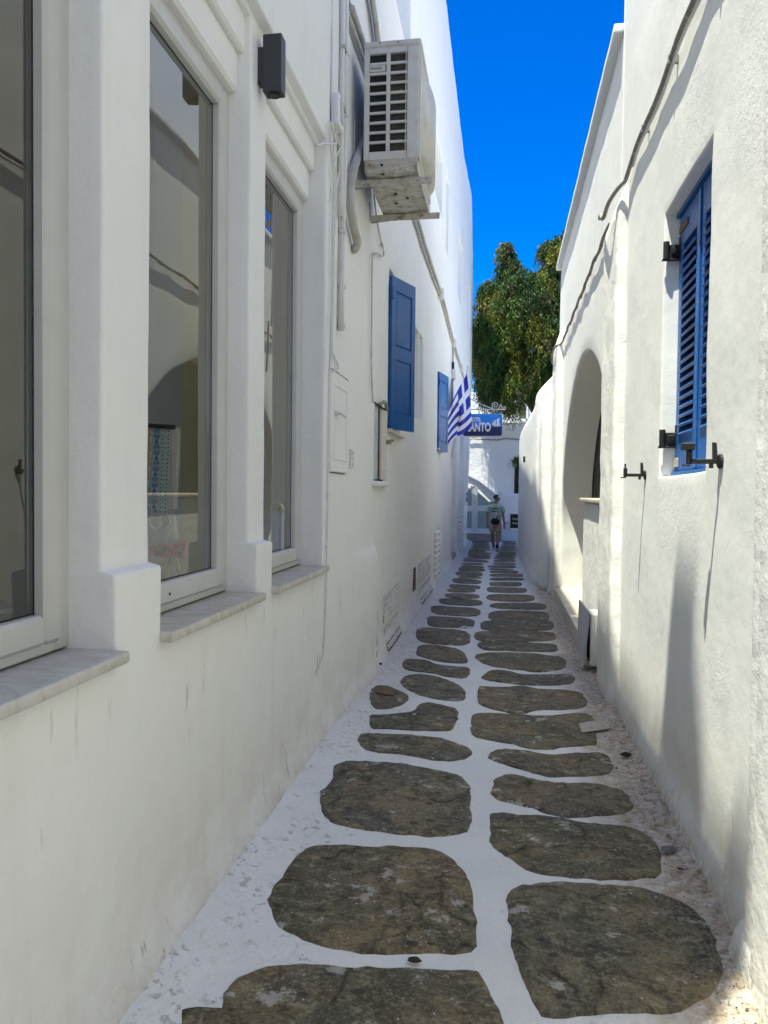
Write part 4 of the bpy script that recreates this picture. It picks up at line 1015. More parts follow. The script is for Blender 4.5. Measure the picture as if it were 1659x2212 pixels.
louvre(18.57, 19.28, .06, .92, 9, 'left one of the two far louvred vents near the doorway')
louvre(19.62, 20.58, .06, .94, 9, 'right one of the two far louvred vents nearest the lane end')
mb = MB(); rbox(mb, XL-.3, XL+.02, 16.25, 17.85, -.03, .14, .015, .3, .004); mb.build('doorstep', CONC, hB, smooth=True)
mb = MB(); mb.box(XL-.33, XL-.30, 16.25, 17.85, .14, 3.4); mb.build('door', GREYJ, hB)
for (a, b, c, d) in ((18.95, 20.35, 2.05, 3.72), (21.35, 22.05, 1.2, 3.65)):
    mb = MB(); mb.box(XL-.255, XL-.235, a, b, c, d); mb.build('window', GREYJ, hB)
t = thing('wall_plaque', 'small dark blue plaque on the left wall near the gate', 'plaque', (XL, 22.4, 1.45)); mb = MB(); mb.box(XL-.02, XL+.075, 22.15, 22.75, 1.30, 1.58, 0, .004); mb.build('plate', PLAQ, t)
mb = MB(); mb.box(XL+.075, XL+.078, 22.3, 22.6, 1.40, 1.50); mb.build('marking', GATEW, t)
t = thing('meter_conduit', 'grey conduit with a small box dropping from the cables behind the flag', 'pipe', (XL, 15.5, 3.9))
mb = MB(); mb.tube([(XL+.03, 15.65, 4.72), (XL+.03, 15.66, 4.2), (XL+.035, 15.6, 3.6), (XL+.03, 15.6, 3.1)], .022, 8); mb.build('pipe', CABLE, t, True)
mb = MB(); mb.box(XL, XL+.09, 15.5, 15.72, 3.95, 4.15, 0, .01); mb.build('box', PIPE, t); mb = MB(); mb.box(XL+.02, XL+.07, 15.5, 15.6, 4.16, 4.30, 0, .01); mb.build('insulator', BLACK, t); mb = MB(); mb.box(XL+.0, XL+.06, 15.55, 15.66, 3.05, 3.4, 0, .02); mb.build('meter', CABLE, t)

# ------------------------------------------------------------------ flag
fl = thing('flag', 'blue and white striped flag with a cross drooping from its slanted wall pole', 'flag', (XL, 15.4, 2.2))
FB = flat('flag_blue', (.008, .014, .34), .75, nscale=60, var=.1); FW = flat('flag_white', (.72, .74, .82), .8, nscale=60, var=.05)
p0 = onX(974, 999, XL+.01); p1 = onY(1011, 795, p0.y+.15)
mb = MB(); mb.tube([p0, p1], .022, 10); mb.lathe(p1, p1-p0, [(0, .03), (.03, .03), (.06, .012)], 10); o = mb.build('pole', FW, fl, True)
mb = MB(); mb.box(XL-.01, XL+.04, p0.y-.06, p0.y+.06, p0.z-.1, p0.z+.1, 0, .01); mb.build('socket', PIPE, fl)
Rc = [(0, 1009, 808), (.2, 1012, 838), (.45, 1016, 866), (.7, 1018, 892), (1, 1020, 920)]
def interp(c, t):
    for i in range(len(c)-1):
        if t <= c[i+1][0]: f = (t-c[i][0])/(c[i+1][0]-c[i][0]); return (c[i][1]*(1-f)+c[i+1][1]*f, c[i][2]*(1-f)+c[i+1][2]*f)
    return c[-1][1:]
nu, nv = 60, 72; mb = MB()
for i in range(nu+1):
    s_ = i/nu
    for j in range(nv+1):
        t_ = j/nv; a = interp(Rc, t_); b = (960, 906+66*t_)
        u = a[0]*(1-s_)+b[0]*s_; v = a[1]*(1-s_**1.05)+b[1]*s_**1.05 + (-2*math.sin(math.pi*s_)*(t_**1.5) - 4*math.sin(math.pi*s_)*(1-t_)) + 4*math.sin(s_*7)*t_
        Y = 15.7 - 1.45*s_ + .10*math.sin(s_*9+t_*4) + .05*math.sin(s_*19-t_*3)
        mb.v.append(tuple(onY(u, v, Y)))
for i in range(nu):
    for j in range(nv):
        s_, t_ = (i+.5)/nu, (j+.5)/nv; k = int(t_*9)
        fold = 1 if (.30 + .25*t_) < s_ else 0
        k2 = int((t_*9 + fold*.55)) 
        if s_ < .42 and t_ < .55:
            cs, ct = s_/.42, t_/.55; blue = not (abs(cs-.5) < .10 or abs(ct-.5) < .11)
        else: blue = k2 % 2 == 0
        a = i*(nv+1)+j; mb.f.append((a, a+1, a+nv+2, a+nv+1)); mb.m.append(0 if blue else 1)
mb.build('cloth', [FB, FW], fl, smooth=True)

# ------------------------------------------------------------------ hanging hotel sign
sg = thing('hotel_sign', 'blue hanging hotel sign with white lettering and a sailing boat on a scrolled bracket', 'sign', (-.55, 19.3, 3.3))
YS = 19.3
def S(u, v, dy=0.0): p = onY(u, v, YS); return Vector((p.x, YS-dy, p.z))
SB = flat('sign_sky_blue', (.010, .21, .72), .35, nscale=3, var=.08); SN = flat('sign_navy', (.006, .010, .085), .35); SW = flat('sign_white', (.80, .80, .82), .5)
P0, P1 = S(1000, 942.5), S(1085.5, 893.8); xl_, xr_, zl_, zh_ = P0.x, P1.x, P0.z, P1.z; zm = S(1040, 921.5).z
def rr(x0, x1, z0, z1, r, lo=True, hi=True, n=6):
    out = []
    for (cx, cz, a0, on) in ((x1-r, z0+r, -90, lo), (x1-r, z1-r, 0, hi), (x0+r, z1-r, 90, hi), (x0+r, z0+r, 180, lo)):
        if on: out += [(cx+r*math.cos(R(a0+90*k/n)), cz+r*math.sin(R(a0+90*k/n))) for k in range(n+1)]
        else: out.append((x1 if cx > (x0+x1)/2 else x0, z0 if a0 in (-90, 180) else z1))
    return out
mb = MB(); mb.prism([(x, YS+.03, z) for x, z in rr(xl_, xr_, zl_, zh_, .06)], (0, -.055, 0)); mb.build('board', SW, sg)
mb = MB(); mb.prism([(x, YS-.026, z) for x, z in rr(xl_+.006, xr_-.006, zm, zh_-.006, .055, lo=False)], (0, -.006, 0)); mb.build('upper_field', SB, sg)
mb = MB(); mb.prism([(x, YS-.026, z) for x, z in rr(xl_+.006, xr_-.006, zl_+.006, zm, .055, hi=False)], (0, -.006, 0)); mb.build('lower_field', SN, sg)
def text(body, u0, u1, v0, v1, name, parent, mat, off=.02, d=.034):
    cu = bpy.data.curves.new(name, 'FONT'); cu.body = body; cu.extrude = .004; cu.offset = off; cu.size = 1
    to = bpy.data.objects.new(name, cu); COL.objects.link(to); dg = bpy.context.evaluated_depsgraph_get(); dg.update()
    me = bpy.data.meshes.new_from_object(to.evaluated_get(dg)); bpy.data.objects.remove(to)
    xs_ = [v.co.x for v in me.vertices]; ys_ = [v.co.y for v in me.vertices]; a, b, c, e = min(xs_), max(xs_), min(ys_), max(ys_)
    A, B = S(u0, v1, d), S(u1, v0, d); base = wloc(parent)
    for v in me.vertices: v.co = Vector((A.x+(v.co.x-a)/(b-a)*(B.x-A.x), A.y-v.co.z, A.z+(v.co.y-c)/(e-c)*(B.z-A.z))) - base
    me.materials.append(mat); o = bpy.data.objects.new(name, me); COL.objects.link(o); o.parent = parent; return o
text('HOTEL', 1013.5, 1039.6, 901.8, 911.1, 'lettering', sg, SW, .03)
text('MANTO', 1003.0, 1060.5, 912.8, 932.6, 'lettering', sg, SW, .035)
def cr5(x, y): return ((1700+x/2.458)/1.8228, (1400+y/2.458)/1.8228)
for pl in ([(627,622),(640,612),(657,607),(652,640),(662,672),(664,683),(622,683),(630,655)], [(622,618),(618,645),(620,683),(606,682),(600,668),(606,640)], [(606,628),(598,650),(598,680),(590,677),(584,662),(592,642)]):
    mb = MB(); mb.prism([S(*cr5(*q), .033) for q in pl], (0, -.004, 0)); fixn(mb.build('sail', SW, sg))
mb = MB(); mb.prism([S(*cr5(*q), .033) for q in ((584,676),(610,684),(640,685),(668,680),(660,688),(630,692),(604,690))], (0, -.004, 0)); fixn(mb.build('hull', flat('sign_lilac', (.35, .30, .45), .5), sg))
mb = MB(); mb.box(XL-.02, .055, YS-.012, YS+.012, S(1050, 884.5).z-.014, S(1050, 884.5).z+.014)
zb_ = S(1050, 884.5).z; mb.tube([(XL, YS, zb_+.42), (-.75, YS, zb_+.22), (-.50, YS, zb_+.10), (-.28, YS, zb_+.02)], .012, 6)
def spiral(cx, cz, r0, turns, dirn=1, a0=0): return [(cx+r0*(1-.8*k/30)*math.cos(a0+dirn*turns*2*math.pi*k/30), YS, cz+r0*(1-.8*k/30)*math.sin(a0+dirn*turns*2*math.pi*k/30)) for k in range(31)]
mb.tube([(-.28, YS, zb_+.02)] + spiral(-.21, zb_+.11, .085, 1.4, -1, 3.6), .010, 6)
mb.tube(smoothp([(-.14, YS, zb_+.02), (-.10, YS, zb_+.05), (-.07, YS, zb_+.15), (-.05, YS, zb_+.05), (0, YS, zb_+.015)]), .010, 6); mb.tube(spiral(.02, zb_+.05, .035, 1.1, 1, -1), .009, 6)
mb.box(XL-.01, XL+.02, YS-.03, YS+.03, zb_-.2, zb_+.55); mb.build('scroll_bracket', IRONW, sg, True)
for xx in (-.24, -.85):
    mb = MB()
    for k in range(3):
        zc_ = zb_-.02-.032*k; mb.tube([(xx+(.010 if k % 2 else 0)*math.cos(a), YS+(0 if k % 2 else .010)*math.cos(a), zc_-.01+.02*math.sin(a)) for a in [2*math.pi*q/10 for q in range(11)]], .005, 5)
    mb.build('chain', IRONW, sg, True)

# ------------------------------------------------------------------ shop window display
def strap(pat, u0, u1, v0, v1, Y, label, cols3):
    t = thing('woven_strap', label, 'strap', tuple(onY(u0, v0, Y)), 'patterned bag straps hanging in the display window')
    A, B = onY(u0, v0, Y), onY(u1, v1, Y); wd = B.x-A.x; H = A.z-B.z; nx_, nz_ = 18, 132; mb = MB()
    for j in range(nz_+1):
        for i in range(nx_+1):
            f = j/nz_; mb.v.append((A.x+wd*i/nx_*(1-.12*f)+.006*math.sin(f*5), Y-.012*math.sin(f*3)-.002*math.sin(i/nx_*math.pi) + (.05*(.06-f)/.06 if f < .06 else 0), A.z-H*f + (-.02*((.04-f)/.04)**2 if f < .04 else 0)))
    for j in range(nz_):
        for i in range(nx_):
            x_, k = abs((i+.5)/nx_-.5)*2, j % 24; 
            if pat == 0:
                yy = abs(k-11.5)/12; d = x_+yy*1.15; m = 1 if (x_ > .86) else (0 if (k < 2 and x_ < .6) or abs(d-.33) < .10 or abs(d-.72) < .13 or (abs(d-1.15) < .16) or d < .10 else 1)
            else:
                kk = j % 6; m = 2 if (.55 < x_ < .80 and kk in (0, 1, 2)) else (0 if (x_ < .5 and ((j + int(x_*10)) % 8) < 4) else 1)
            a = j*(nx_+1)+i; mb.f.append((a, a+nx_+1, a+nx_+2, a+1)); mb.m.append(m)
    mb.build('webbing', cols3, t, smooth=True)
    c = Vector((A.x+wd*.45, Y-.005, B.z-.028)); mb = MB(); mb.tube([c+Vector((.028*math.cos(a), 0, .034*math.sin(a))) for a in [2*math.pi*q/20 for q in range(21)]], .004, 6); mb.build('ring', CREAM, t, True)
OC = flat('ochre_weave', (.72, .38, .06), .9, nscale=200); WV = flat('cream_weave', (.85, .85, .76), .9, nscale=200); TE = flat('teal_blue_weave', (.01, .20, .42), .9, nscale=200); MT = flat('mint_weave', (.45, .68, .62), .9, nscale=200); NV = flat('navy_weave', (.03, .04, .09), .9, nscale=200)
YI = 3.04
strap(0, 309, 328, 918, 1092, YI, 'ochre and cream woven bag strap, leftmost in the display', [OC, WV, NV])
strap(0, 330, 346, 919, 1112, YI, 'teal and cream diamond patterned strap in the middle of the display', [TE, WV, NV])
strap(1, 348, 366, 921, 1112, YI, 'pale mint strap with dark dotted borders beside the teal one', [MT, WV, NV])
bg_ = thing('canvas_bag', 'plain cream canvas bag with thin cords hanging behind the woven straps', 'bag', tuple(onY(372, 925, YI+.03)))
A, B = onY(366, 922, YI+.03), onY(381.5, 1100, YI+.03)
mb = MB(); ns = 16
for j in range(ns+1):
    f = j/ns; x1_ = B.x - (B.x-A.x)*(.0+.42*f**1.6); rr_ = .02*(1-f) if f > .1 else .02*f*10
    mb.v += [(A.x-.05, YI+.03, A.z-(A.z-B.z)*f), (x1_-.018*max(0, 1-f*10), YI+.03, A.z-(A.z-B.z)*f), (x1_, YI+.07, A.z-(A.z-B.z)*f)]
for j in range(ns): mb.f += [(3*j, 3*j+3, 3*j+4, 3*j+1), (3*j+1, 3*j+4, 3*j+5, 3*j+2)]; mb.m += [0, 0]
mb.build('cloth', CREAM, bg_, smooth=True)
mb = MB(); mb.tube([onY(370, 935, YI+.01), onY(372, 1040, YI+.01), onY(374, 1110, YI+.01)], .003, 5); mb.lathe(onY(375, 1112, YI+.01), (0, 0, -1), [(0, .008), (.03, .012), (.10, .024), (.105, .018)], 10); mb.build('tassel', CREAM, bg_, True)
hk = thing('display_rail', 'slim dark rail holding the woven straps inside the shop window', 'rail', tuple(onY(340, 918, YI+.04)))
mb = MB(); mb.tube([onY(290, 917, YI+.03), onY(378, 923, YI+.03)], .010, 8); mb.build('bar', BLACK, hk, True)
A = onY(325, 1230, 2.86)
gl = thing('sunglasses', 'pink framed cat-eye sunglasses on a small wooden stand behind the glass', 'sunglasses', tuple(onY(365, 1190, 2.87)))
YG = 2.90
def G(u, v, dy=0): return onY(u, v, YG+dy)
def lens_poly(pts): return [G(*q) for q in pts]
L1 = [(327,1181),(356,1176),(364,1182),(361,1199),(349,1204),(336,1202)]; L2 = [(372,1179),(401,1172),(403,1178),(399,1196),(388,1203),(375,1196)]
for L in (L1, L2):
    pts = smoothp([G(*q) for q in L] + [G(*L[0])], 2); mb = MB(); mb.tube(pts, .0062, 6); mb.build('rim', PINK, gl, True)
    mb = MB(); mb.add([G(*q, .002) for q in L], [tuple(range(len(L)))]); mb.build('lens', LENSM, gl)
mb = MB(); mb.tube([G(362, 1183), G(368, 1180), G(374, 1182)], .006, 6); mb.tube([G(327, 1181), G(326, 1184, .12), G(329, 1194, .14)], .004, 6); mb.build('bridge', PINK, gl, True)
sd = thing('wooden_stand', 'small pale wooden triangular stand holding the pink sunglasses', 'stand', tuple(G(365, 1243)))
mb = MB()
for (a, b) in (((369, 1186), (346, 1250)), ((369, 1186), (389, 1246)), ((354, 1236), (385, 1234))):
    p, q = G(*a, .02), G(*b, .02); d = (q-p).normalized(); s_ = Vector((d.z, 0, -d.x))*.007; mb.prism([p-s_, q-s_, q+s_, p+s_], (0, .02, 0))
fixn(mb.build('frame', WOOD, sd))
pb = thing('wooden_box', 'small pale wooden box beside the sunglasses stand in the window', 'box', tuple(G(352, 1240)))
a, b = G(343, 1250, -.03), G(357, 1226, -.03); mb = MB(); mb.box(a.x, b.x, YG-.03, YG+.04, a.z, b.z, 0, .002); mb.build('body', WOOD, pb)
mb = MB(); mb.box(a.x+.004, b.x-.004, YG-.032, YG-.031, a.z+.006, b.z-.006); mb.build('front', CURT, pb)
YT = 4.16; a, b = onY(545, 1200, YT), onY(612, 1106, YT)
t = thing('display_card', 'pale grey display card standing in the third shop window', 'card', tuple(a)); mb = MB(); mb.box(a.x, b.x, YT, YT+.01, a.z, b.z); mb.build('sheet', GREYJ, t)
t = thing('tape_roll', 'roll of cream tape resting on the grey card in the third window', 'tape', tuple(onY(598, 1104, YT))); c = onY(598, 1105, YT)
mb = MB(); mb.tube([c+Vector((.040*math.cos(a_), -.01, .040*math.sin(a_)+.008)) for a_ in [math.pi*q/16 for q in range(17)]], .009, 6); mb.build('tape', flat('cream_tape', (.6, .55, .38), .6), t, True)
t = thing('blue_ornament', 'small blue and white round ornament at the lower corner of the nearest window', 'ornament', tuple(onX(3, 1318, -1.5))); c = onX(2, 1318, -1.42); mb = MB(); mb.lathe(c-Vector((0, 0, .03)), (0, 0, 1), [(0, .015), (.01, .03), (.03, .038), (.05, .03), (.06, .012)], 16); mb.build('ball', PLAQ, t, True)
mb = MB(); mb.lathe(c-Vector((0, 0, .005)), (0, 0, 1), [(0, .0385), (.012, .0385)], 16); mb.build('band', GATEW, t, True)
t = thing('curtain', 'plain dark curtain hanging inside behind the nearest display window', 'curtain', (-2.2, 2, 1.2)); mb = MB()
n = 80
for i in range(n+1): y = .3+1.6*i/n; x = -2.4+.03*math.sin(i*1.1); mb.v += [(x, y, 1.1), (x, y, 3.7)]
for i in range(n): mb.f.append((2*i, 2*i+2, 2*i+3, 2*i+1)); mb.m.append(0)
mb.build('cloth', flat('grey_curtain', (.13, .14, .13), .9), t, True)

# ------------------------------------------------------------------ right side: louvred shutters
XS = XR+.082
def louvred(ya, yb, z0, z1, label, first):
    t = thing('louvred_shutter', label, 'shutter', (XS, (ya+yb)/2, z0), 'blue louvred shutters of the right hand window')
    sw = .078; H = z1-z0; mb = MB(); x0, x1 = XS-.002, XS+.040
    mb.box(x0, x1, ya, ya+sw, z0, z1, 0, .004); mb.box(x0, x1, yb-sw, yb, z0, z1, 0, .004)
    mb.box(x0+.001, x1, ya+sw, yb-sw, z0, z0+.195, 0, .003); mb.box(x0+.001, x1, ya+sw, yb-sw, z1-.17, z1, 0, .003)
    mb.build('frame', BLUE2, t)
    za_, zb_ = z0+.20, z1-.175; n = 21; st = (zb_-za_)/n; f = None
    for k in range(n):
        zc_ = za_+st*(k+.35)
        if f is None:
            mb = MB(); mb.obox((x0+.019, (ya+yb)/2, zc_), Vector((.024, 0, .021)), Vector((0, (yb-ya)/2-sw, 0)), Vector((-.0045, 0, .0055))); f = mb.build('slat', BLUE2, t)
        else:
            c = f.copy(); COL.objects.link(c); c.parent = t; c.location = Vector(f.location)+Vector((0, 0, st*k)); c.rotation_euler = (random.uniform(-.006, .006), random.uniform(-.05, .05)*0, 0)
    mb = MB(); mb.box(x1-.003, x1+.0, ya+sw, yb-sw, za_-.01, zb_+.01); mb.build('backing', flat('dark_slot', (.012, .02, .03), .8), t)
    return t
lv1 = louvred(3.935, 4.392, 1.728, 3.14, 'far leaf of the blue louvred shutters next to the black hinges', True)
lv2 = louvred(3.470, 3.928, 1.728, 3.14, 'near leaf of the blue louvred shutters half hidden by the rough wall', False)
mb = MB(); mb.box(XS-.012, XS-.003, 3.915, 3.950, 1.735, 3.13, 0, .003); mb.build('meeting_strip', BLUE2, lv2)
mb = MB(); mb.box(XS-.02, XS+.04, 3.46, 4.40, 1.700, 1.724, 0, .003); mb.box(XS-.02, XS+.04, 3.46, 4.40, 3.142, 3.165); build_each(mb, 'window_frame', BLUE, hC)
mb = MB(); mb.box(XS-.012, XS-.001, 4.30, 4.385, 1.75, 1.80, 0, .003); mb.build('bare_wood_patch', RUST, lv1)
mb = MB(); mb.box(XS-.008, XS-.001, 4.20, 4.38, 3.045, 3.085, 0, .003); mb.build('worn_patch', flat('worn_brown_wood', (.16, .09, .04), .7), lv1)
def hinge(z, parent):
    mb = MB(); y = 4.392
    mb.box(XR+.012, XR+.085, y-.030, y+.004, z-.045, z+.03, 0, .004); mb.box(XR-.016, XR+.08, y-.034, y-.010, z-.058, z-.046, 0, .003)
    mb.tube([(XR+.004, y-.028, z-.05), (XR+.004, y-.028, z+.045)], .017, 10); mb.box(XR+.03, XR+.07, y-.040, y-.026, z-.025, z+.015, 0, .003); mb.tube([(XR+.052, y-.044, z-.003), (XR+.052, y-.036, z-.003)], .012, 10)
    mb.tube([(XR+.082, y-.02, z-.06), (XR+.082, y-.02, z+.07)], .010, 8)
    mb.build('hinge', BLACK, parent)
hinge(2.96, lv1); hinge(1.915, lv1)
def holdback(y, z, label, big):
    t = thing('shutter_holdback', label, 'holdback', (XR, y, z), 'black iron shutter holdbacks on the right wall')
    mb = MB(); mb.lathe((XR+.01, y, z), (-1, 0, 0), [(0, .030), (.018, .030), (.022, .024)], 14); mb.build('rosette', BLACK, t)
    mb = MB(); mb.box(XR-.125, XR-.01, y-.009, y+.009, z-.010, z+.010, 0, .003); mb.box(XR-.045, XR-.030, y-.008, y+.008, z-.028, z-.008, 0, .002); mb.build('arm', BLACK, t)
    mb = MB(); mb.prism([(XR-.032, y-.009, z+.008), (XR-.014, y-.009, z+.008), (XR-.020, y-.009, z+.075), (XR-.034, y-.009, z+.078)], (0, .018, 0)); mb.build('stop', BLACK, t)
    mb = MB(); mb.box(XR-.135, XR-.112, y-.009, y+.009, z-.012, z+.045, 0, .003)
    if big: mb.box(XR-.155, XR-.105, y-.020, y+.020, z+.045, z+.075, 0, .004)
    else: mb.box(XR-.130, XR-.120, y-.006, y+.006, z+.045, z+.070, 0, .002)
    mb.box(XR-.150, XR-.120, y-.010, y+.010, z-.020, z-.012, 0, .002); mb.build('catch', BLACK, t)
holdback(4.80, 1.715, 'smaller black iron holdback on the wall left of the blue louvred window', False)
holdback(3.205, 1.735, 'larger black iron holdback in front of the lower right window corner', True)
# hanging cable across the right houses
rc = thing('wall_cable', 'loose grey cable clipped across the right wall and looped over the pilaster', 'cable', (XR-.04, 5, 3.9))
def zr_(y): return 3.90 + .004*math.sin(y*5.2) - .012*abs(math.sin(y*2.4))
pa = [(XR-.034+.004*math.sin(y*6), y, zr_(y)) for y in [-.5+.14*i for i in range(43)]]
pb_ = [(XR-.036, 5.62, 3.86), (XR-.07, 5.66, 3.84), (.775, 5.70, 3.80), (.745, 5.78, 3.76), (.735, 5.95, 3.70)] 
mb = MB(); mb.tube([p for p in pa if p[1] < 5.58] + smoothp(pb_ + [onX(1297, 462, .735), onX(1296, 472, .76)], 1), .016, 8)
o = mb.build('cable', DARKC, rc, True)
mb = MB(); mb.tube([(p[0]+.008, p[1], p[2]-.028-.010*abs(math.sin(p[1]*3.1))) for p in pa if p[1] < 5.6], .0085, 6); mb.build('cable', WCAB, rc, True)
rc2 = thing('wall_cable', 'twisted grey cable running above the arch to the far rounded pilaster', 'cable', (XR-.04, 9, 3.85))
pts = [(XR-.030+.005*math.sin(y*9), y, 3.855+.006*math.sin(y*4.3)-.01*(y-6.5)*.2+.012*fbm(y*3, 1, 1)) for y in [6.46+.12*i for i in range(41)]]
mb = MB(); mb.tube(pts + smoothp([(XR-.05, 11.38, 3.82), (XR-.125, 11.42, 3.80), (XR-.14, 11.6, 3.78), (XR-.14, 12.0, 3.74), (XR-.11, 12.32, 3.7)], 1), .016, 8); mb.build('cable', DARKC, rc2, True)
mb = MB(); mb.tube([(p[0]+.006, p[1]+.02, p[2]+.022*math.cos(p[1]*14)) for p in pts], .009, 6); mb.build('cable', DARKC, rc2, True)
mb = MB()
for y in (1.3, 2.3, 3.3, 4.15, 4.9): mb.box(XR-.052, XR, y-.01, y+.01, zr_(y)-.03, zr_(y)+.02, 0, .004)
build_each(mb, 'clip', DARKC, rc)
# ragged plaster ledge high on the right wall
# leaning meter box at the foot of the low wall
t = thing('meter_box', 'white metal meter box leaning with its door ajar against the low wall by the pilaster', 'box', (XR-.06, 7.1, .05))
mb = MB(); mb.box(XR-.09, XR+.012, 6.70, 7.0, .07, .53, 0, .006); mb.build('casing', PIPE, t)
q = [onX(1256, 1316, XR-.10), onX(1274, 1325, XR-.095)]
mb = MB(); a = Vector((XR-.095, 6.78, 0)); b = Vector((XR-.125, 7.42, 0)); mb.prism([a+Vector((0, 0, .53)), b+Vector((0, 0, .56)), b+Vector((-.01, 0, .05)), a+Vector((-.055, 0, .035))], (.014, 0, 0)); fixn(mb.build('door', GREYJ, t))
mb = MB(); mb.box(XR-.0915, XR-.0900, 6.74, 6.96, .10, .50); mb.build('opening', CRACK, t)

# ------------------------------------------------------------------ far end: facade, stair, gate, windows
YF = 24.62
def Fp(u, v, Y=YF): return onY(u, v, Y)
far = thing('end_house', 'shaded white house closing the lane, dappled by the tree, with dark windows', 'house', (0, YF, 0))
def cF(x, y): return ((1840+.14467*x)/1.8228, (1900+.14467*y)/1.8228)
zt = Fp(1090, 915).z
xs = [-6+.25*i for i in range(57)]; zs_ = [-.1+.2*j for j in range(21)]; zs_ = [z for z in zs_ if z < zt-.02] + [zt]
wins = []
a, b = Fp(1110.5, 1066), Fp(1126, 1006); wins.append((a.x, b.x, a.z, b.z))
a, b = Fp(*cF(1165, 1245)), Fp(*cF(1500, 860)); wins.append((a.x, b.x, a.z, b.z))
XX = sorted(set(xs + [w_[0] for w_ in wins] + [w_[1] for w_ in wins])); ZZ = sorted(set(zs_ + [w_[2] for w_ in wins] + [w_[3] for w_ in wins]))
mb = MB()
for z in ZZ:
    for x in XX: mb.v.append((x, YF + .02*fbm(x*.9, z*.9, 5), z))
n = len(XX)
for j in range(len(ZZ)-1):
    for i in range(n-1):
        cx, cz = (XX[i]+XX[i+1])/2, (ZZ[j]+ZZ[j+1])/2
        if any(w_[0] < cx < w_[1] and w_[2] < cz < w_[3] for w_ in wins): continue
        mb.f.append((j*n+i, j*n+i+1, (j+1)*n+i+1, (j+1)*n+i)); mb.m.append(0)
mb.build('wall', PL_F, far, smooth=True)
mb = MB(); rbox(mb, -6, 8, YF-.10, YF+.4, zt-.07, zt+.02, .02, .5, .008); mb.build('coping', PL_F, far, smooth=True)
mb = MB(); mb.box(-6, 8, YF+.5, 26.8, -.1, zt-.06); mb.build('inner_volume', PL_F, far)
for w_ in wins:
    mb = MB(); mb.box(w_[0]-.02, w_[1]+.02, YF+.10, YF+.12, w_[2]-.02, w_[3]+.02); p = mb.build('window', DKWIN, far)
    mb = MB()
    for (a, b, c, d) in ((w_[0]-.02, w_[0]+.0, w_[2], w_[3]), (w_[1], w_[1]+.02, w_[2], w_[3]), (w_[0]-.02, w_[1]+.02, w_[2]-.03, w_[2]), (w_[0]-.02, w_[1]+.02, w_[3], w_[3]+.02)): mb.box(a, b, YF-.01, YF+.14, c, d)
    mb.build('reveal', PL_F, p)
mb = MB(); w_ = wins[1]
for k in (.18, .48): mb.box(w_[0]+.06, w_[1], YF+.06, YF+.10, w_[2]+.05+k*(w_[3]-w_[2]), w_[2]+.05+(k+.12)*(w_[3]-w_[2]))
build_each(mb, 'louvre_blade', flat('grey_blade', (.25, .27, .29), .6), far)
mb = MB(); mb.box(w_[0]-.05, w_[1]+.05, YF-.05, YF+.02, w_[2]-.06, w_[2]-.03, 0, .005); mb.build('sill', PL_F, far)
mb = MB(); p = Fp(*cF(1025, 1098)); q = Fp(*cF(1125, 1106)); mb.box(p.x, q.x, YF-.05, YF-.02, p.z-.012, p.z+.012); mb.build('rail', BLACK, far)
t = thing('facade_cable', 'sagging grey cable pinned across the shaded end house', 'cable', (0, YF-.05, 3.5))
mb = MB(); mb.tube([onY(u, 949+1.1*math.sin(u*.09)+.7*math.sin(u*.31+math.sin(u*.13)*2), YF-.06) for u in range(1013, 1140, 3)], .022, 6); mb.build('cable', DARKC, t, True)
# stair with sloping parapet
stt = thing('outdoor_stair', 'white outdoor stair with a sloping parapet and square newel post behind the gate', 'stair', (-.6, 24.3, 0))
YP = 24.30
top_ = [Fp(*cF(-900, -640), YP), Fp(*cF(330, -10), YP), Fp(*cF(840, 385), YP)]
bot_ = [Fp(*cF(840, 520), YP), Fp(*cF(690, 560), YP), Fp(*cF(230, 100), YP), Fp(*cF(-900, -420), YP)]
mb = MB(); mb.prism(top_ + bot_, (0, .16, 0)); fixn(mb.build('parapet', PL_F, stt))
mb = MB(); tp = [Vector(p) for p in top_]; 
for i in range(2):
    d = (tp[i+1]-tp[i]); mb.obox((tp[i]+tp[i+1])/2+Vector((0, .06, .005)), d/2, Vector((0, .12, 0)), Vector((0, 0, .025)))
mb.build('handrail_cap', PL_F, stt)
mb = MB(); a, b = Fp(*cF(845, 560), YP), Fp(*cF(975, 290), YP); mb.box(a.x, b.x, YP-.03, YP+.17, 0, b.z, 0, .01); a, b = Fp(*cF(835, 290), YP), Fp(*cF(985, 248), YP); mb.box(a.x, b.x, YP-.05, YP+.19, a.z, b.z, 0, .015); mb.build('newel_post', PL_F, stt)
for k in range(9):
    mb = MB(); x_ = -.55-.26*k; mb.box(x_-.30, x_, YP+.17, YF-.01, 0, .17*(k+1)); mb.build('step', PL_F, stt)
# gate and frosted panels
gt = thing('garden_gate', 'white slatted double gate with pale green frosted panels at the end of the lane', 'gate', (-.9, 24.1, 0))
YG2 = 24.05
def gb(mb, x0, y0, x1, y1, d=.04, off=0): a, b = Fp(*cF(x0, y1), YG2), Fp(*cF(x1, y0), YG2); mb.box(a.x, b.x, YG2-d/2-off, YG2+d/2-off, max(a.z, .02), b.z, 0, .004)
for (x0, x1) in ((180, 228), (125, 172), (232, 280), (-180, -130), (-500, -450)):
    mb = MB(); gb(mb, x0, 60 if x0 == 180 else (120 if x0 < 0 else 150), x1, 1330, .07 if x0 == 180 else .045); mb.build('post', GATEW, gt)
for (y0, y1) in ((635, 690), (722, 772), (1250, 1305), (150, 190)):
    mb = MB(); gb(mb, -600, y0, 172, y1, .03, .012); mb.build('rail', GATEW, gt)
    if y0 != 150:
        mb = MB(); gb(mb, 232, y0+(10 if y0 > 1000 else 0), 760, y1+(10 if y0 > 1000 else 0), .03, .012); mb.build('rail', GATEW, gt)
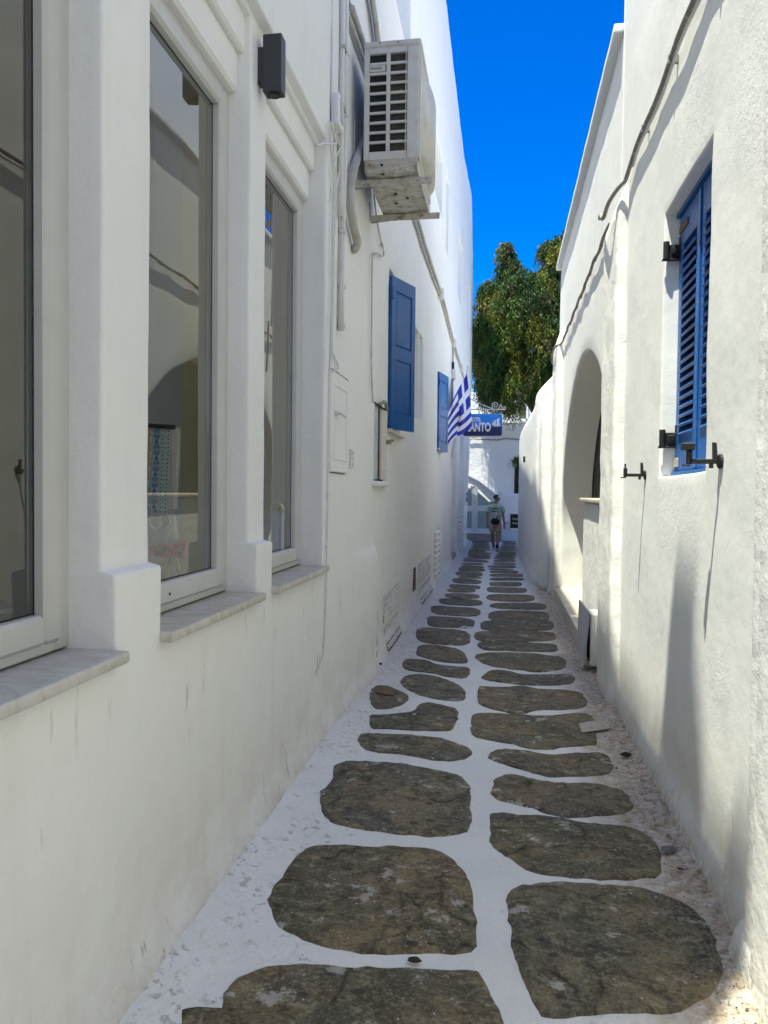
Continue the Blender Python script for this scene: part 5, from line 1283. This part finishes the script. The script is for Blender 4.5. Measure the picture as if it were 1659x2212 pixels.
mb = MB(); gb(mb, 90, 95, 228, 150, .08); mb.build('cap', GATEW, gt)
mb = MB(); gb(mb, -600, 1330, 760, 1372, .10); mb.build('threshold', GATEW, gt)
for (y0, y1) in ((520, 634), (773, 1015), (1022, 1249)):
    mb = MB(); gb(mb, 281, y0, 760, y1, .012, -.01); mb.build('panel', GREEN, gt)
mb = MB(); A, B, C_2 = Fp(*cF(281, 514), YG2+.01), Fp(*cF(281, 250), YG2+.01), Fp(*cF(580, 514), YG2+.01); mb.prism([A, C_2, B], (0, .012, 0)); fixn(mb.build('panel', GREEN, gt))
for (y0, y1) in ((773, 1249), (191, 634)):
    mb = MB(); gb(mb, -600, y0, 124, y1, .012, -.01); mb.build('panel', GREEN, gt)
mb = MB(); gb(mb, 196, 535, 214, 570, .01, .04); mb.build('lock', BLACK, gt)
mb = MB(); a = Fp(*cF(-600, 1380), YG2); mb.box(-2.5, .0, YG2-.02, YG2+.5, -.05, a.z+.12, 0, .01); mb.build('kerb', CONC, gt)
# houses seen beyond the terrace
bh = thing('terrace_house', 'sunlit white house beyond the terrace glimpsed under the tree', 'house', (0, 33, 3))
mb = MB(); rbox(mb, -4.5, -.25, 33, 37, 3, 6.0, .05, .8, .02); rbox(mb, -.2, 5, 34.5, 38, 3, 7.2, .05, .8, .02); mb.build('wall', PL_F, bh, smooth=True)
a, b = onY(1121, 905, 34.4), onY(1137, 875, 34.4); mb = MB(); mb.box(a.x, b.x, 34.38, 34.46, a.z, b.z); w_ = mb.build('window', flat('olive_window', (.12, .13, .08), .3), bh)
mb = MB(); mb.box(a.x-.06, a.x, 34.34, 34.46, a.z-.1, b.z+.1); mb.box(b.x, b.x+.08, 34.34, 34.46, a.z-.1, b.z+.1); mb.box(a.x-.06, b.x+.06, 34.34, 34.46, a.z-.1, a.z); mb.build('frame', GATEW, w_)
mb = MB(); mb.box(-8, 12, 26.7, 60, 2.2, zt-.12); tag(mb.build('terrace', FARG), 'raised terrace ground behind the end house', kind='structure')

# ------------------------------------------------------------------ tree
def leafmat():
    t = NT('drooping_foliage'); 
    oi = t.n('ShaderNodeVertexColor'); oi.layer_name = 'tint'
    s_ = t.n('ShaderNodeSeparateColor'); t.l(oi.outputs[0], s_.inputs[0])
    c = t.mix(s_.outputs[0], (.014, .040, .008), (.075, .150, .018)); c = t.mix(s_.outputs[1], c, (.22, .21, .020)); c = t.mix(s_.outputs[2], c, (.10, .065, .035))
    t.set(c, .55, spec=.3)
    tr = t.n('ShaderNodeBsdfTranslucent'); t.l(t.mix(.4, c, (.12, .2, .02)), tr.inputs[0]); mx = t.n('ShaderNodeMixShader'); mx.inputs[0].default_value = .13
    t.l(t.p.outputs[0], mx.inputs[1]); t.l(tr.outputs[0], mx.inputs[2]); t.l(mx.outputs[0], t.out.inputs[0]); return t.mat
BARK = flat('reddish_bark', (.13, .075, .045), .9, nscale=9, var=.4, bump=.01, dirt=(.05, .03, .02), dirtamt=.6)
tr_ = thing('pepper_tree', 'large drooping evergreen tree overhanging the end of the lane', 'tree', (1.35, 25.6, zt-.1))
mb = MB(); mb.tube(smoothp([(1.5, 26.2, zt-.2), (1.28, 25.9, 4.3), (.85, 25.3, 4.9), (.55, 24.7, 5.6), (.5, 24.4, 6.4)], 1), [.30, .30, .29, .28, .27, .25, .22, .20, .17, .15][:10], 10)
mb.build('trunk', BARK, tr_, True)
limbs = [[(.55, 24.7, 5.6), (-.1, 24.1, 6.5), (-.5, 23.8, 7.3)], [(.5, 24.4, 6.3), (.3, 24.1, 7.8), (.05, 23.9, 9.3)], [(.55, 24.6, 6.1), (1.1, 24.3, 7.6), (1.6, 24.0, 9.2)], [(.85, 25.3, 4.9), (1.8, 24.9, 5.8), (2.3, 24.3, 7.0)], [(.5, 24.4, 6.0), (.5, 23.4, 6.8), (.4, 22.6, 7.2)]]
for L in limbs: mb = MB(); p_ = smoothp(L, 1); mb.tube(p_, [.13-.018*i for i in range(len(p_))], 7); mb.build('limb', BARK, tr_, True)
random.seed(11)
blobs = [((.62, 24.2, 6.6), (1.75, 1.9, 1.85), 1.0), ((1.7, 24.3, 6.6), (1.5, 1.8, 1.9), .7), ((-.35, 24.1, 6.3), (.62, 1.5, 1.7), .40), ((.05, 24.0, 8.75), (.36, .5, .58), .06), ((-.02, 24.0, 9.25), (.20, .3, .35), .03), ((.25, 24.0, 8.35), (.30, .4, .4), .05), ((1.55, 24.0, 8.75), (.42, .7, .9), .11), ((1.30, 24.0, 9.25), (.28, .4, .3), .03), ((1.95, 24.0, 9.1), (.5, .7, .7), .12), ((.75, 23.9, 8.0), (.85, 1.2, .52), .22), ((-.42, 24.0, 7.95), (.40, .6, .45), .08), ((.18, 24.0, 8.5), (.34, .5, .45), .07),
         ((.25, 23.6, 4.9), (.45, 1.0, .8), .16), ((-.35, 23.9, 5.0), (.45, .9, .7), .14), ((1.3, 23.9, 5.2), (.5, .9, .9), .16), ((-.55, 24.2, 7.9), (.35, .6, .35), .05), ((3.0, 24.3, 6.6), (1.2, 1.8, 1.9), .3)]
vs, fs, tint = [], [], []
def leaf(p, d, L, wd, c):
    side = d.cross(Vector((random.uniform(-1, 1), random.uniform(-1, 1), random.uniform(-.3, .3)))).normalized()*wd
    b = len(vs); m_ = p + d*L*.45; vs.extend([p, m_+side, p+d*L, m_-side]); fs.append((b, b+1, b+2, b+3)); tint.extend([c]*4)
tot = sum(b[2] for b in blobs)
NTW = 13500
for (c, r, wgt) in blobs:
    for _ in range(int(NTW*wgt/tot)):
        while True:
            q = Vector((random.uniform(-1, 1), random.uniform(-1, 1), random.uniform(-1, 1)))
            if .30 < q.length < 1: break
        if random.random() < .55: q = q.normalized()*random.uniform(.82, 1.03)
        kk = 1+.22*fbm(q.x*2.3+c[0]*3, q.y*2.3, q.z*2.3+c[2], 2); p = Vector((c[0]+q.x*r[0]*kk, c[1]+q.y*r[1]*kk, c[2]+q.z*r[2]*kk))
        cl = fbm(p.x*1.15+3, p.y*1.0, p.z*1.1, 3)
        if cl < (-.34 if q.length > .6 else -.5) and random.random() < .9: continue
        g = max(0, min(1, .30+.9*fbm(p.x*2.2, p.y*2.2+9, p.z*2.0, 2))); yl = max(0, min(1, 1.9*fbm(p.x*1.3, p.y+20, p.z*1.2, 2)-.12 + .25*max(0, p.z-7.4))); br_ = max(0, min(.6, 1.8*fbm(p.x*2.6, p.y+40, p.z*2.4, 2)-.45))  # yl: natural yellow clumps, plus sunlit highlights painted into the crown top
        hang = random.uniform(.2, .75); out = Vector((q.x*r[0], q.y*r[1], 0)); out = out.normalized() if out.length > .01 else Vector((1, 0, 0)); a = random.uniform(0, 6.28); out = (out*.5+Vector((math.cos(a), math.sin(a), 0))*.6)
        nl = 16
        for k in range(nl):
            t_ = k/nl; pos = p + out*(.30*t_*(1-.3*t_)) + Vector((0, 0, .08*t_ - hang*t_*t_)); pos += Vector((random.uniform(-.03, .03), random.uniform(-.03, .03), random.uniform(-.02, .02)))
            d = Vector((random.uniform(-.6, .6), random.uniform(-.6, .6), -random.uniform(.25, 1.1))).normalized()
            leaf(pos, d, random.uniform(.08, .14), random.uniform(.011, .018), (g*random.uniform(.7, 1.1), yl*random.uniform(.6, 1), br_, 1))
me = bpy.data.meshes.new('crown'); base = Vector(tr_.location); me.from_pydata([tuple(v-base) for v in vs], [], fs)
at_ = me.color_attributes.new('tint', 'FLOAT_COLOR', 'POINT'); at_.data.foreach_set('color', [x for c in tint for x in (min(1, c[0]), min(1, c[1]), c[2], 1)])
me.materials.append(leafmat()); co = bpy.data.objects.new('crown', me); COL.objects.link(co); co.parent = tr_; tag(co, kind='stuff')
LEAF = me.materials[0]
def shrub(name, label, c, r, n, seed):
    random.seed(seed); V, F_, T = [], [], []
    for _ in range(n):
        q = Vector((random.gauss(0, .5), random.gauss(0, .5), random.gauss(0, .5))); p = Vector((q.x*r[0], q.y*r[1], q.z*r[2])); d = Vector((random.uniform(-1, 1), random.uniform(-1, 1), random.uniform(-.4, 1))).normalized()
        s_ = d.cross(Vector((random.random(), random.random(), random.random()))).normalized()*r[0]*.10; L = r[0]*.45; b = len(V); V += [p, p+d*L*.5+s_, p+d*L, p+d*L*.5-s_]; F_.append((b, b+1, b+2, b+3)); T += [(random.uniform(.3, 1), random.uniform(0, .3), 0, 1)]*4
    t = thing(name, label, 'plant', c); m_ = bpy.data.meshes.new('foliage'); m_.from_pydata([tuple(v) for v in V], [], F_); a = m_.color_attributes.new('tint', 'FLOAT_COLOR', 'POINT'); a.data.foreach_set('color', [x for q in T for x in q]); m_.materials.append(LEAF)
    o = bpy.data.objects.new('foliage', m_); COL.objects.link(o); o.parent = t; tag(o, kind='stuff'); return t
p = Fp(1117, 998, 24.3); sh = shrub('leafy_shrub', 'small green shrub poking out beside the upper dark window', tuple(p), (.16, .12, .14), 500, 3)
mb = MB(); mb.tube([(p.x, 24.62, p.z-.1), (p.x, 24.4, p.z-.05), tuple(p)], .015, 6); mb.build('stem', BARK, sh)
p = onZ(1143, 1699); shrub('tiny_weed', 'tiny green weed sprouting from a crack in a right hand stone', (p.x, p.y, .022), (.022, .020, .014), 90, 4)

# ------------------------------------------------------------------ person
PS = .862; PB = Vector((-.165, 20.25, gz(-.16, 20.2)+.012))
def pp(x, y, z): return PB + Vector((x, y, z))*PS
def skin(name, verts, edges, rad, mat, parent, sub=2, root=0):
    me = bpy.data.meshes.new(name); base = wloc(parent); me.from_pydata([tuple(pp(*v)-base) for v in verts], edges, [])
    o = bpy.data.objects.new(name, me); COL.objects.link(o); m_ = o.modifiers.new('s', 'SKIN'); s2 = o.modifiers.new('u', 'SUBSURF'); s2.levels = s2.render_levels = sub
    for i, v in enumerate(me.skin_vertices[0].data): r = rad[i]; r = r if isinstance(r, tuple) else (r, r); v.radius = (r[0]*PS, r[1]*PS); v.use_root = (i == root)
    dg = bpy.context.evaluated_depsgraph_get(); dg.update(); nm = bpy.data.meshes.new_from_object(o.evaluated_get(dg)); bpy.data.objects.remove(o)
    nm.materials.clear(); nm.materials.append(mat); nm.polygons.foreach_set('use_smooth', [True]*len(nm.polygons)); nm.polygons.foreach_set('material_index', [0]*len(nm.polygons))
    n2 = bpy.data.objects.new(name, nm); COL.objects.link(n2); n2.parent = parent; return n2
SKINM = flat('tanned_skin', (.44, .25, .16), .6, nscale=30, var=.1); HAIR = flat('dark_brown_hair', (.012, .009, .008), .6, nscale=80, var=.4)
TEE = flat('pale_green_tshirt', (.56, .68, .53), .9, nscale=12, var=.12); SHORT = flat('tan_shorts', (.48, .34, .25), .9, nscale=12, var=.12); BAGB = flat('black_bag_fabric', (.012, .012, .014), .7); BAGW = flat('off_white_bag', (.55, .50, .47), .8, nscale=30, var=.15); STRAPM = flat('cream_strap', (.60, .62, .46), .8); SOCK = flat('dark_sock', (.012, .014, .022), .9); SHOE = flat('grey_white_trainer', (.42, .43, .46), .6, nscale=60, var=.5)
pe = thing('person', 'person walking towards us in pale green t-shirt and tan shorts with a crossbody bag', 'person', tuple(PB))
V = [(0, 0, .93), (0, 0, 1.08), (0, .01, 1.28), (-.005, .01, 1.42), (-.01, 0, 1.50), (.01, -.01, 1.56), (.025, -.01, 1.64), (.03, -.005, 1.70),
     (-.19, .01, 1.385), (-.245, .02, 1.20), (-.265, .01, 1.10), (-.255, -.02, .93), (-.245, -.04, .855),
     (.19, .01, 1.385), (.225, .02, 1.20), (.225, .0, 1.10), (.26, -.02, .92), (.275, -.035, .84),
     (-.09, 0, .86), (-.095, -.01, .50), (-.085, .10, .28), (-.06, .19, .13),
     (.09, 0, .86), (.085, -.09, .49), (.07, -.15, .26), (.055, -.19, .09)]
E_ = [(0, 1), (1, 2), (2, 3), (3, 4), (4, 5), (5, 6), (6, 7), (3, 8), (8, 9), (9, 10), (10, 11), (11, 12), (3, 13), (13, 14), (14, 15), (15, 16), (16, 17), (0, 18), (18, 19), (19, 20), (20, 21), (0, 22), (22, 23), (23, 24), (24, 25)]
Rr = [(.15, .11), (.14, .10), (.16, .11), (.11, .08), .055, .060, (.082, .10), (.070, .085), .055, .045, .042, .033, .026, .055, .045, .042, .033, .026, .095, .066, .062, .040, .095, .066, .062, .040]
for s_, hb in ((-1, 12), (1, 17)):
    hx, hy, hz = V[hb]; k0 = len(V); V.append((hx, hy-.01, hz-.05)); E_.append((hb, k0)); Rr.append((.036, .018))
    for i, (dx, L) in enumerate(((-.026, .060), (-.009, .075), (.009, .078), (.026, .068))):
        k = len(V); V += [(hx+dx*.9, hy-.012, hz-.085), (hx+dx, hy-.022+.004*i, hz-.085-L*.55), (hx+dx*.9, hy-.034, hz-.085-L)]; E_ += [(k0, k), (k, k+1), (k+1, k+2)]; Rr += [.0095, .0085, .0075]
    k = len(V); V += [(hx-s_*.030, hy-.030, hz-.045), (hx-s_*.036, hy-.045, hz-.085)]; E_ += [(k0, k), (k, k+1)]; Rr += [.011, .009]
# nose, chin and ear on the head, face turned to the right
k = len(V); V += [(.125, -.045, 1.625), (.085, -.04, 1.565), (.02, -.085, 1.625)]; E_ += [(6, k), (6, k+1), (6, k+2)]; Rr += [.020, .030, .018]
skin('body', V, E_, Rr, SKINM, pe)
# cap of hair
mb = MB(); nn = 14
for i in range(nn+1):
    th_ = math.pi*.60*i/nn
    for j in range(20):
        ph = 2*math.pi*j/20; cut = 1.0 if math.cos(ph) < .35 else .52
        tt = th_*cut; x = math.sin(tt)*math.cos(ph)*.090; y = math.sin(tt)*math.sin(ph)*.080; z = math.cos(tt)*.094
        x -= .018 if math.cos(ph) < 0 else 0
        mb.v.append(tuple(pp(.022+x, -.006+y, 1.665+z)))
for i in range(nn):
    for j in range(20): mb.f.append((i*20+j, i*20+(j+1) % 20, (i+1)*20+(j+1) % 20, (i+1)*20+j)); mb.m.append(0)
fixn(mb.build('hair', HAIR, pe, True))
mb = MB(); mb.tube([pp(.00, -.085, 1.648), pp(.05, -.088, 1.648), pp(.092, -.068, 1.646), pp(.108, -.03, 1.644), pp(.105, .02, 1.645)], [.005*PS, .006*PS, .014*PS, .015*PS, .008*PS], 8); mb.build('sunglasses', BLACK, pe, True)
skin('t_shirt', [(0, 0, .88), (0, 0, 1.02), (0, .01, 1.25), (-.005, .01, 1.40), (-.01, .005, 1.465), (-.19, .01, 1.385), (-.245, .02, 1.23), (-.25, .02, 1.17), (.19, .01, 1.385), (.225, .02, 1.24), (.235, .02, 1.18)],
     [(0, 1), (1, 2), (2, 3), (3, 4), (3, 5), (5, 6), (6, 7), (3, 8), (8, 9), (9, 10)], [(.205, .145), (.185, .135), (.19, .135), (.14, .10), (.075, .07), .075, .078, .085, .075, .078, .085], TEE, pe)
skin('shorts', [(0, 0, .91), (0, 0, .84), (-.10, 0, .78), (-.108, -.02, .62), (-.11, -.02, .575), (.10, -.02, .78), (.105, -.06, .62), (.105, -.07, .575)],
     [(0, 1), (1, 2), (2, 3), (3, 4), (1, 5), (5, 6), (6, 7)], [(.17, .12), (.17, .12), .105, .105, .108, .105, .105, .108], SHORT, pe)
mb = MB(); st_ = [pp(.085, -.06, 1.46), pp(.10, -.13, 1.38), pp(.115, -.155, 1.22), pp(.12, -.165, 1.08)]
for i in range(3): a, b = st_[i], st_[i+1]; mb.prism([a+Vector((-.018, 0, 0)), a+Vector((.018, 0, 0)), b+Vector((.018, 0, 0)), b+Vector((-.018, 0, 0))], (0, -.012, 0))
mb.tube([pp(.07, .02, 1.50), pp(.085, -.07, 1.455)], .018, 6); fixn(mb.build('bag_strap', STRAPM, pe))
def blob(mb, c, r, n=12):
    for i in range(n+1):
        for j in range(16):
            th_, ph = math.pi*i/n, 2*math.pi*j/16; mb.v.append(tuple(pp(c[0]+r[0]*math.sin(th_)*math.cos(ph), c[1]+r[1]*math.sin(th_)*math.sin(ph), c[2]+r[2]*math.cos(th_))))
    b = len(mb.v)-(n+1)*16
    for i in range(n):
        for j in range(16): mb.f.append((b+i*16+j, b+i*16+(j+1) % 16, b+(i+1)*16+(j+1) % 16, b+(i+1)*16+j)); mb.m.append(0)
mb = MB(); blob(mb, (.02, -.175, 1.07), (.115, .055, .15)); mb.build('bag', BAGW, pe, True)
mb = MB(); blob(mb, (-.01, -.185, .93), (.135, .07, .105)); mb.build('belt_bag', BAGB, pe, True)
mb = MB(); mb.obox(pp(.045, -.238, 1.05), Vector((.010, 0, .004))*PS, Vector((0, .006, 0)), Vector((.020, 0, .055))*PS); mb.tube([pp(-.10, -.145, 1.235), pp(-.02, -.15, 1.225), pp(.06, -.15, 1.215), pp(.14, -.13, 1.16)], .011, 6); mb.tube([pp(-.11, -.145, 1.24), pp(-.07, -.15, 1.235)], .020, 6); mb.build('bag_trim', BAGB, pe, True)
mb = MB()
for k in range(9):
    fx = k/8; xx = -.12+.20*fx; zz_ = 1.305+.030*(1-(2*fx-1)**2); mb.obox(pp(xx, -.133+.02*(2*fx-1)**2, zz_), Vector((.008, 0, 0)), Vector((0, .004, 0)), Vector((random.uniform(-.003, .003), 0, .017)))
tag(mb.build('shirt_print', flat('print_ink', (.03, .07, .05), .8), pe), kind='stuff')
for (x, y, z, nm) in ((-.055, .19, .06, 0), (.055, -.20, .03, 1)):
    mb = MB(); blob(mb, (x, y-.05, z+.010), (.052, .145, .050)); blob(mb, (x, y+.02, z+.045), (.050, .062, .055)); mb.build('shoe', SHOE, pe, True)
    mb = MB(); mb.tube([pp(x, y, z+.06), pp(x-.004, y+.0, z+.17)], [.040*PS, .043*PS], 10); mb.build('sock', SOCK, pe, True)

# ------------------------------------------------------------------ loose bits on the lane
random.seed(5)
t = thing('cover_plate', 'small square rusty white cover plate set beside a right hand stone', 'plate', tuple(onZ(1283, 1572)))
q = [onZ(u, v) for u, v in ((1250, 1567), (1313, 1558), (1317, 1580), (1256, 1587))]; mb = MB(); mb.prism([(p.x, p.y, gz(p.x, p.y)+.007) for p in q], (0, 0, .006)); fixn(mb.build('plate', RUST, t))
t = thing('broken_tile', 'flat brown tile fragment lying on the small round stone at left', 'tile', tuple(onZ(841, 1500)))
q = [onZ(u, v) for u, v in ((812, 1492), (857, 1494), (850, 1507), (810, 1505))]; mb = MB(); mb.prism([(p.x, p.y, gz(p.x, p.y)+.006) for p in q], (0, 0, .009)); fixn(mb.build('fragment', flat('brown_tile', (.17, .12, .07), .8, nscale=30, var=.4), t))
def pebble(u, v, r, mat, name, label, cat, flatn=.5, seed=0, group=None):
    p = onZ(u, v); z = gz(p.x, p.y)+.010; mb = MB()
    for i in range(6):
        for j in range(9):
            th_, ph = math.pi*i/5, 2*math.pi*j/9+seed; k = 1+.35*fbm(math.cos(ph)*1.3+seed, math.sin(ph)*1.3, math.cos(th_)); mb.v.append((p.x+r*1.5*k*math.sin(th_)*math.cos(ph), p.y+r*k*math.sin(th_)*math.sin(ph), z+r*flatn*.6+r*flatn*k*math.cos(th_)))
    for i in range(5):
        for j in range(9): mb.f.append((i*9+j, i*9+(j+1) % 9, (i+1)*9+(j+1) % 9, (i+1)*9+j)); mb.m.append(0)
    o = mb.build(name, mat, loc=(p.x, p.y, z)); fixn(o); tag(o, label, cat, group); return o
SLATE = flat('grey_slate', (.16, .16, .155), .5, nscale=30, var=.3); DKD = flat('dark_debris', (.035, .025, .018), .9); RED = flat('dry_red_leaf', (.10, .018, .015), .7)
pebble(1443, 1848, .024, SLATE, 'slate_chip', 'grey slate chip lying in the rubble at the foot of the right wall', 'stone', .4, 1)
pebble(1352, 1637, .022, DKD, 'broken_clod', 'dark broken clod against the right wall beyond the rusty plate', 'clod', .6, 4)
pebble(1469, 1889, .010, RED, 'dry_leaf', 'small dark red dry leaf near the right wall', 'leaf', .25, 3)
pebble(895, 2078, .016, DKD, 'black_blob', 'black blob on the upper edge of the nearest left stone', 'blob', .3, 2)
pebble(820, 1448, .016, DKD, 'plant_debris', 'dark dry litter at the foot of the left corner crack', 'litter', .6, 5)
for (u, v, a_, lab) in ((1150, 1820, .5, 'white cigarette end lying in the crack of a right hand stone'), (1139, 1562, 0, 'white cigarette end on the wide right hand stone'), (1476, 1848, 0.0, None), (895, 1548, .4, 'white cigarette end on the narrow left hand stone'), (1115, 2203, 0, None)):
    if not lab: continue
    p = onZ(u, v); z = gz(p.x, p.y)+.018; d = Vector((math.cos(a_), math.sin(a_)*2, 0)).normalized()*.014; mb = MB(); mb.tube([p+Vector((0, 0, z))-d, p+Vector((0, 0, z))+d], .0042, 8)
    o = mb.build('cigarette_end', FRAME, loc=(p.x, p.y, z)); tag(o, lab, 'cigarette end', 'cigarette ends on the paving')
# scattered grit along the right margin, uncountable
mb = MB(); random.seed(21)
for k in range(1500):
    y = 1.9 + 17*random.random()**2.0; right = random.random() < .82
    x = (.80 - abs(random.gauss(0, .10)) - (.05 if y > 8 else 0)-(.0 if y < 12 else .25)) if right else (-1.0+abs(random.gauss(0, .08)))
    if not right and y < 5: continue
    r = random.uniform(.0015, .0048)*(1.8 if random.random() < .04 else 1)*(1 if y > 3.4 else .75); z = gz(x, y)+.004; a = random.uniform(0, 3); m_ = random.choice((0, 0, 1, 2))
    c, s_ = math.cos(a), math.sin(a); P_ = [(x+r*1.4*c, y+r*1.4*s_, z), (x-r*s_, y+r*c, z), (x-r*1.3*c, y-r*1.3*s_, z), (x+r*.9*s_, y-r*.9*c, z), (x, y, z+r*.9), (x+r*.4, y+r*.3, z+r*.8)]
    mb.add(P_, [(0, 1, 5), (1, 2, 4), (1, 4, 5), (2, 3, 4), (3, 0, 5), (3, 5, 4)], m_)
o = mb.build('gravel', [DKD, flat('brown_grit', (.13, .095, .06), .9), flat('grey_grit', (.30, .28, .24), .9)]); tag(o, 'fine grit and crumbs gathered along the foot of the walls', 'gravel', kind='stuff')
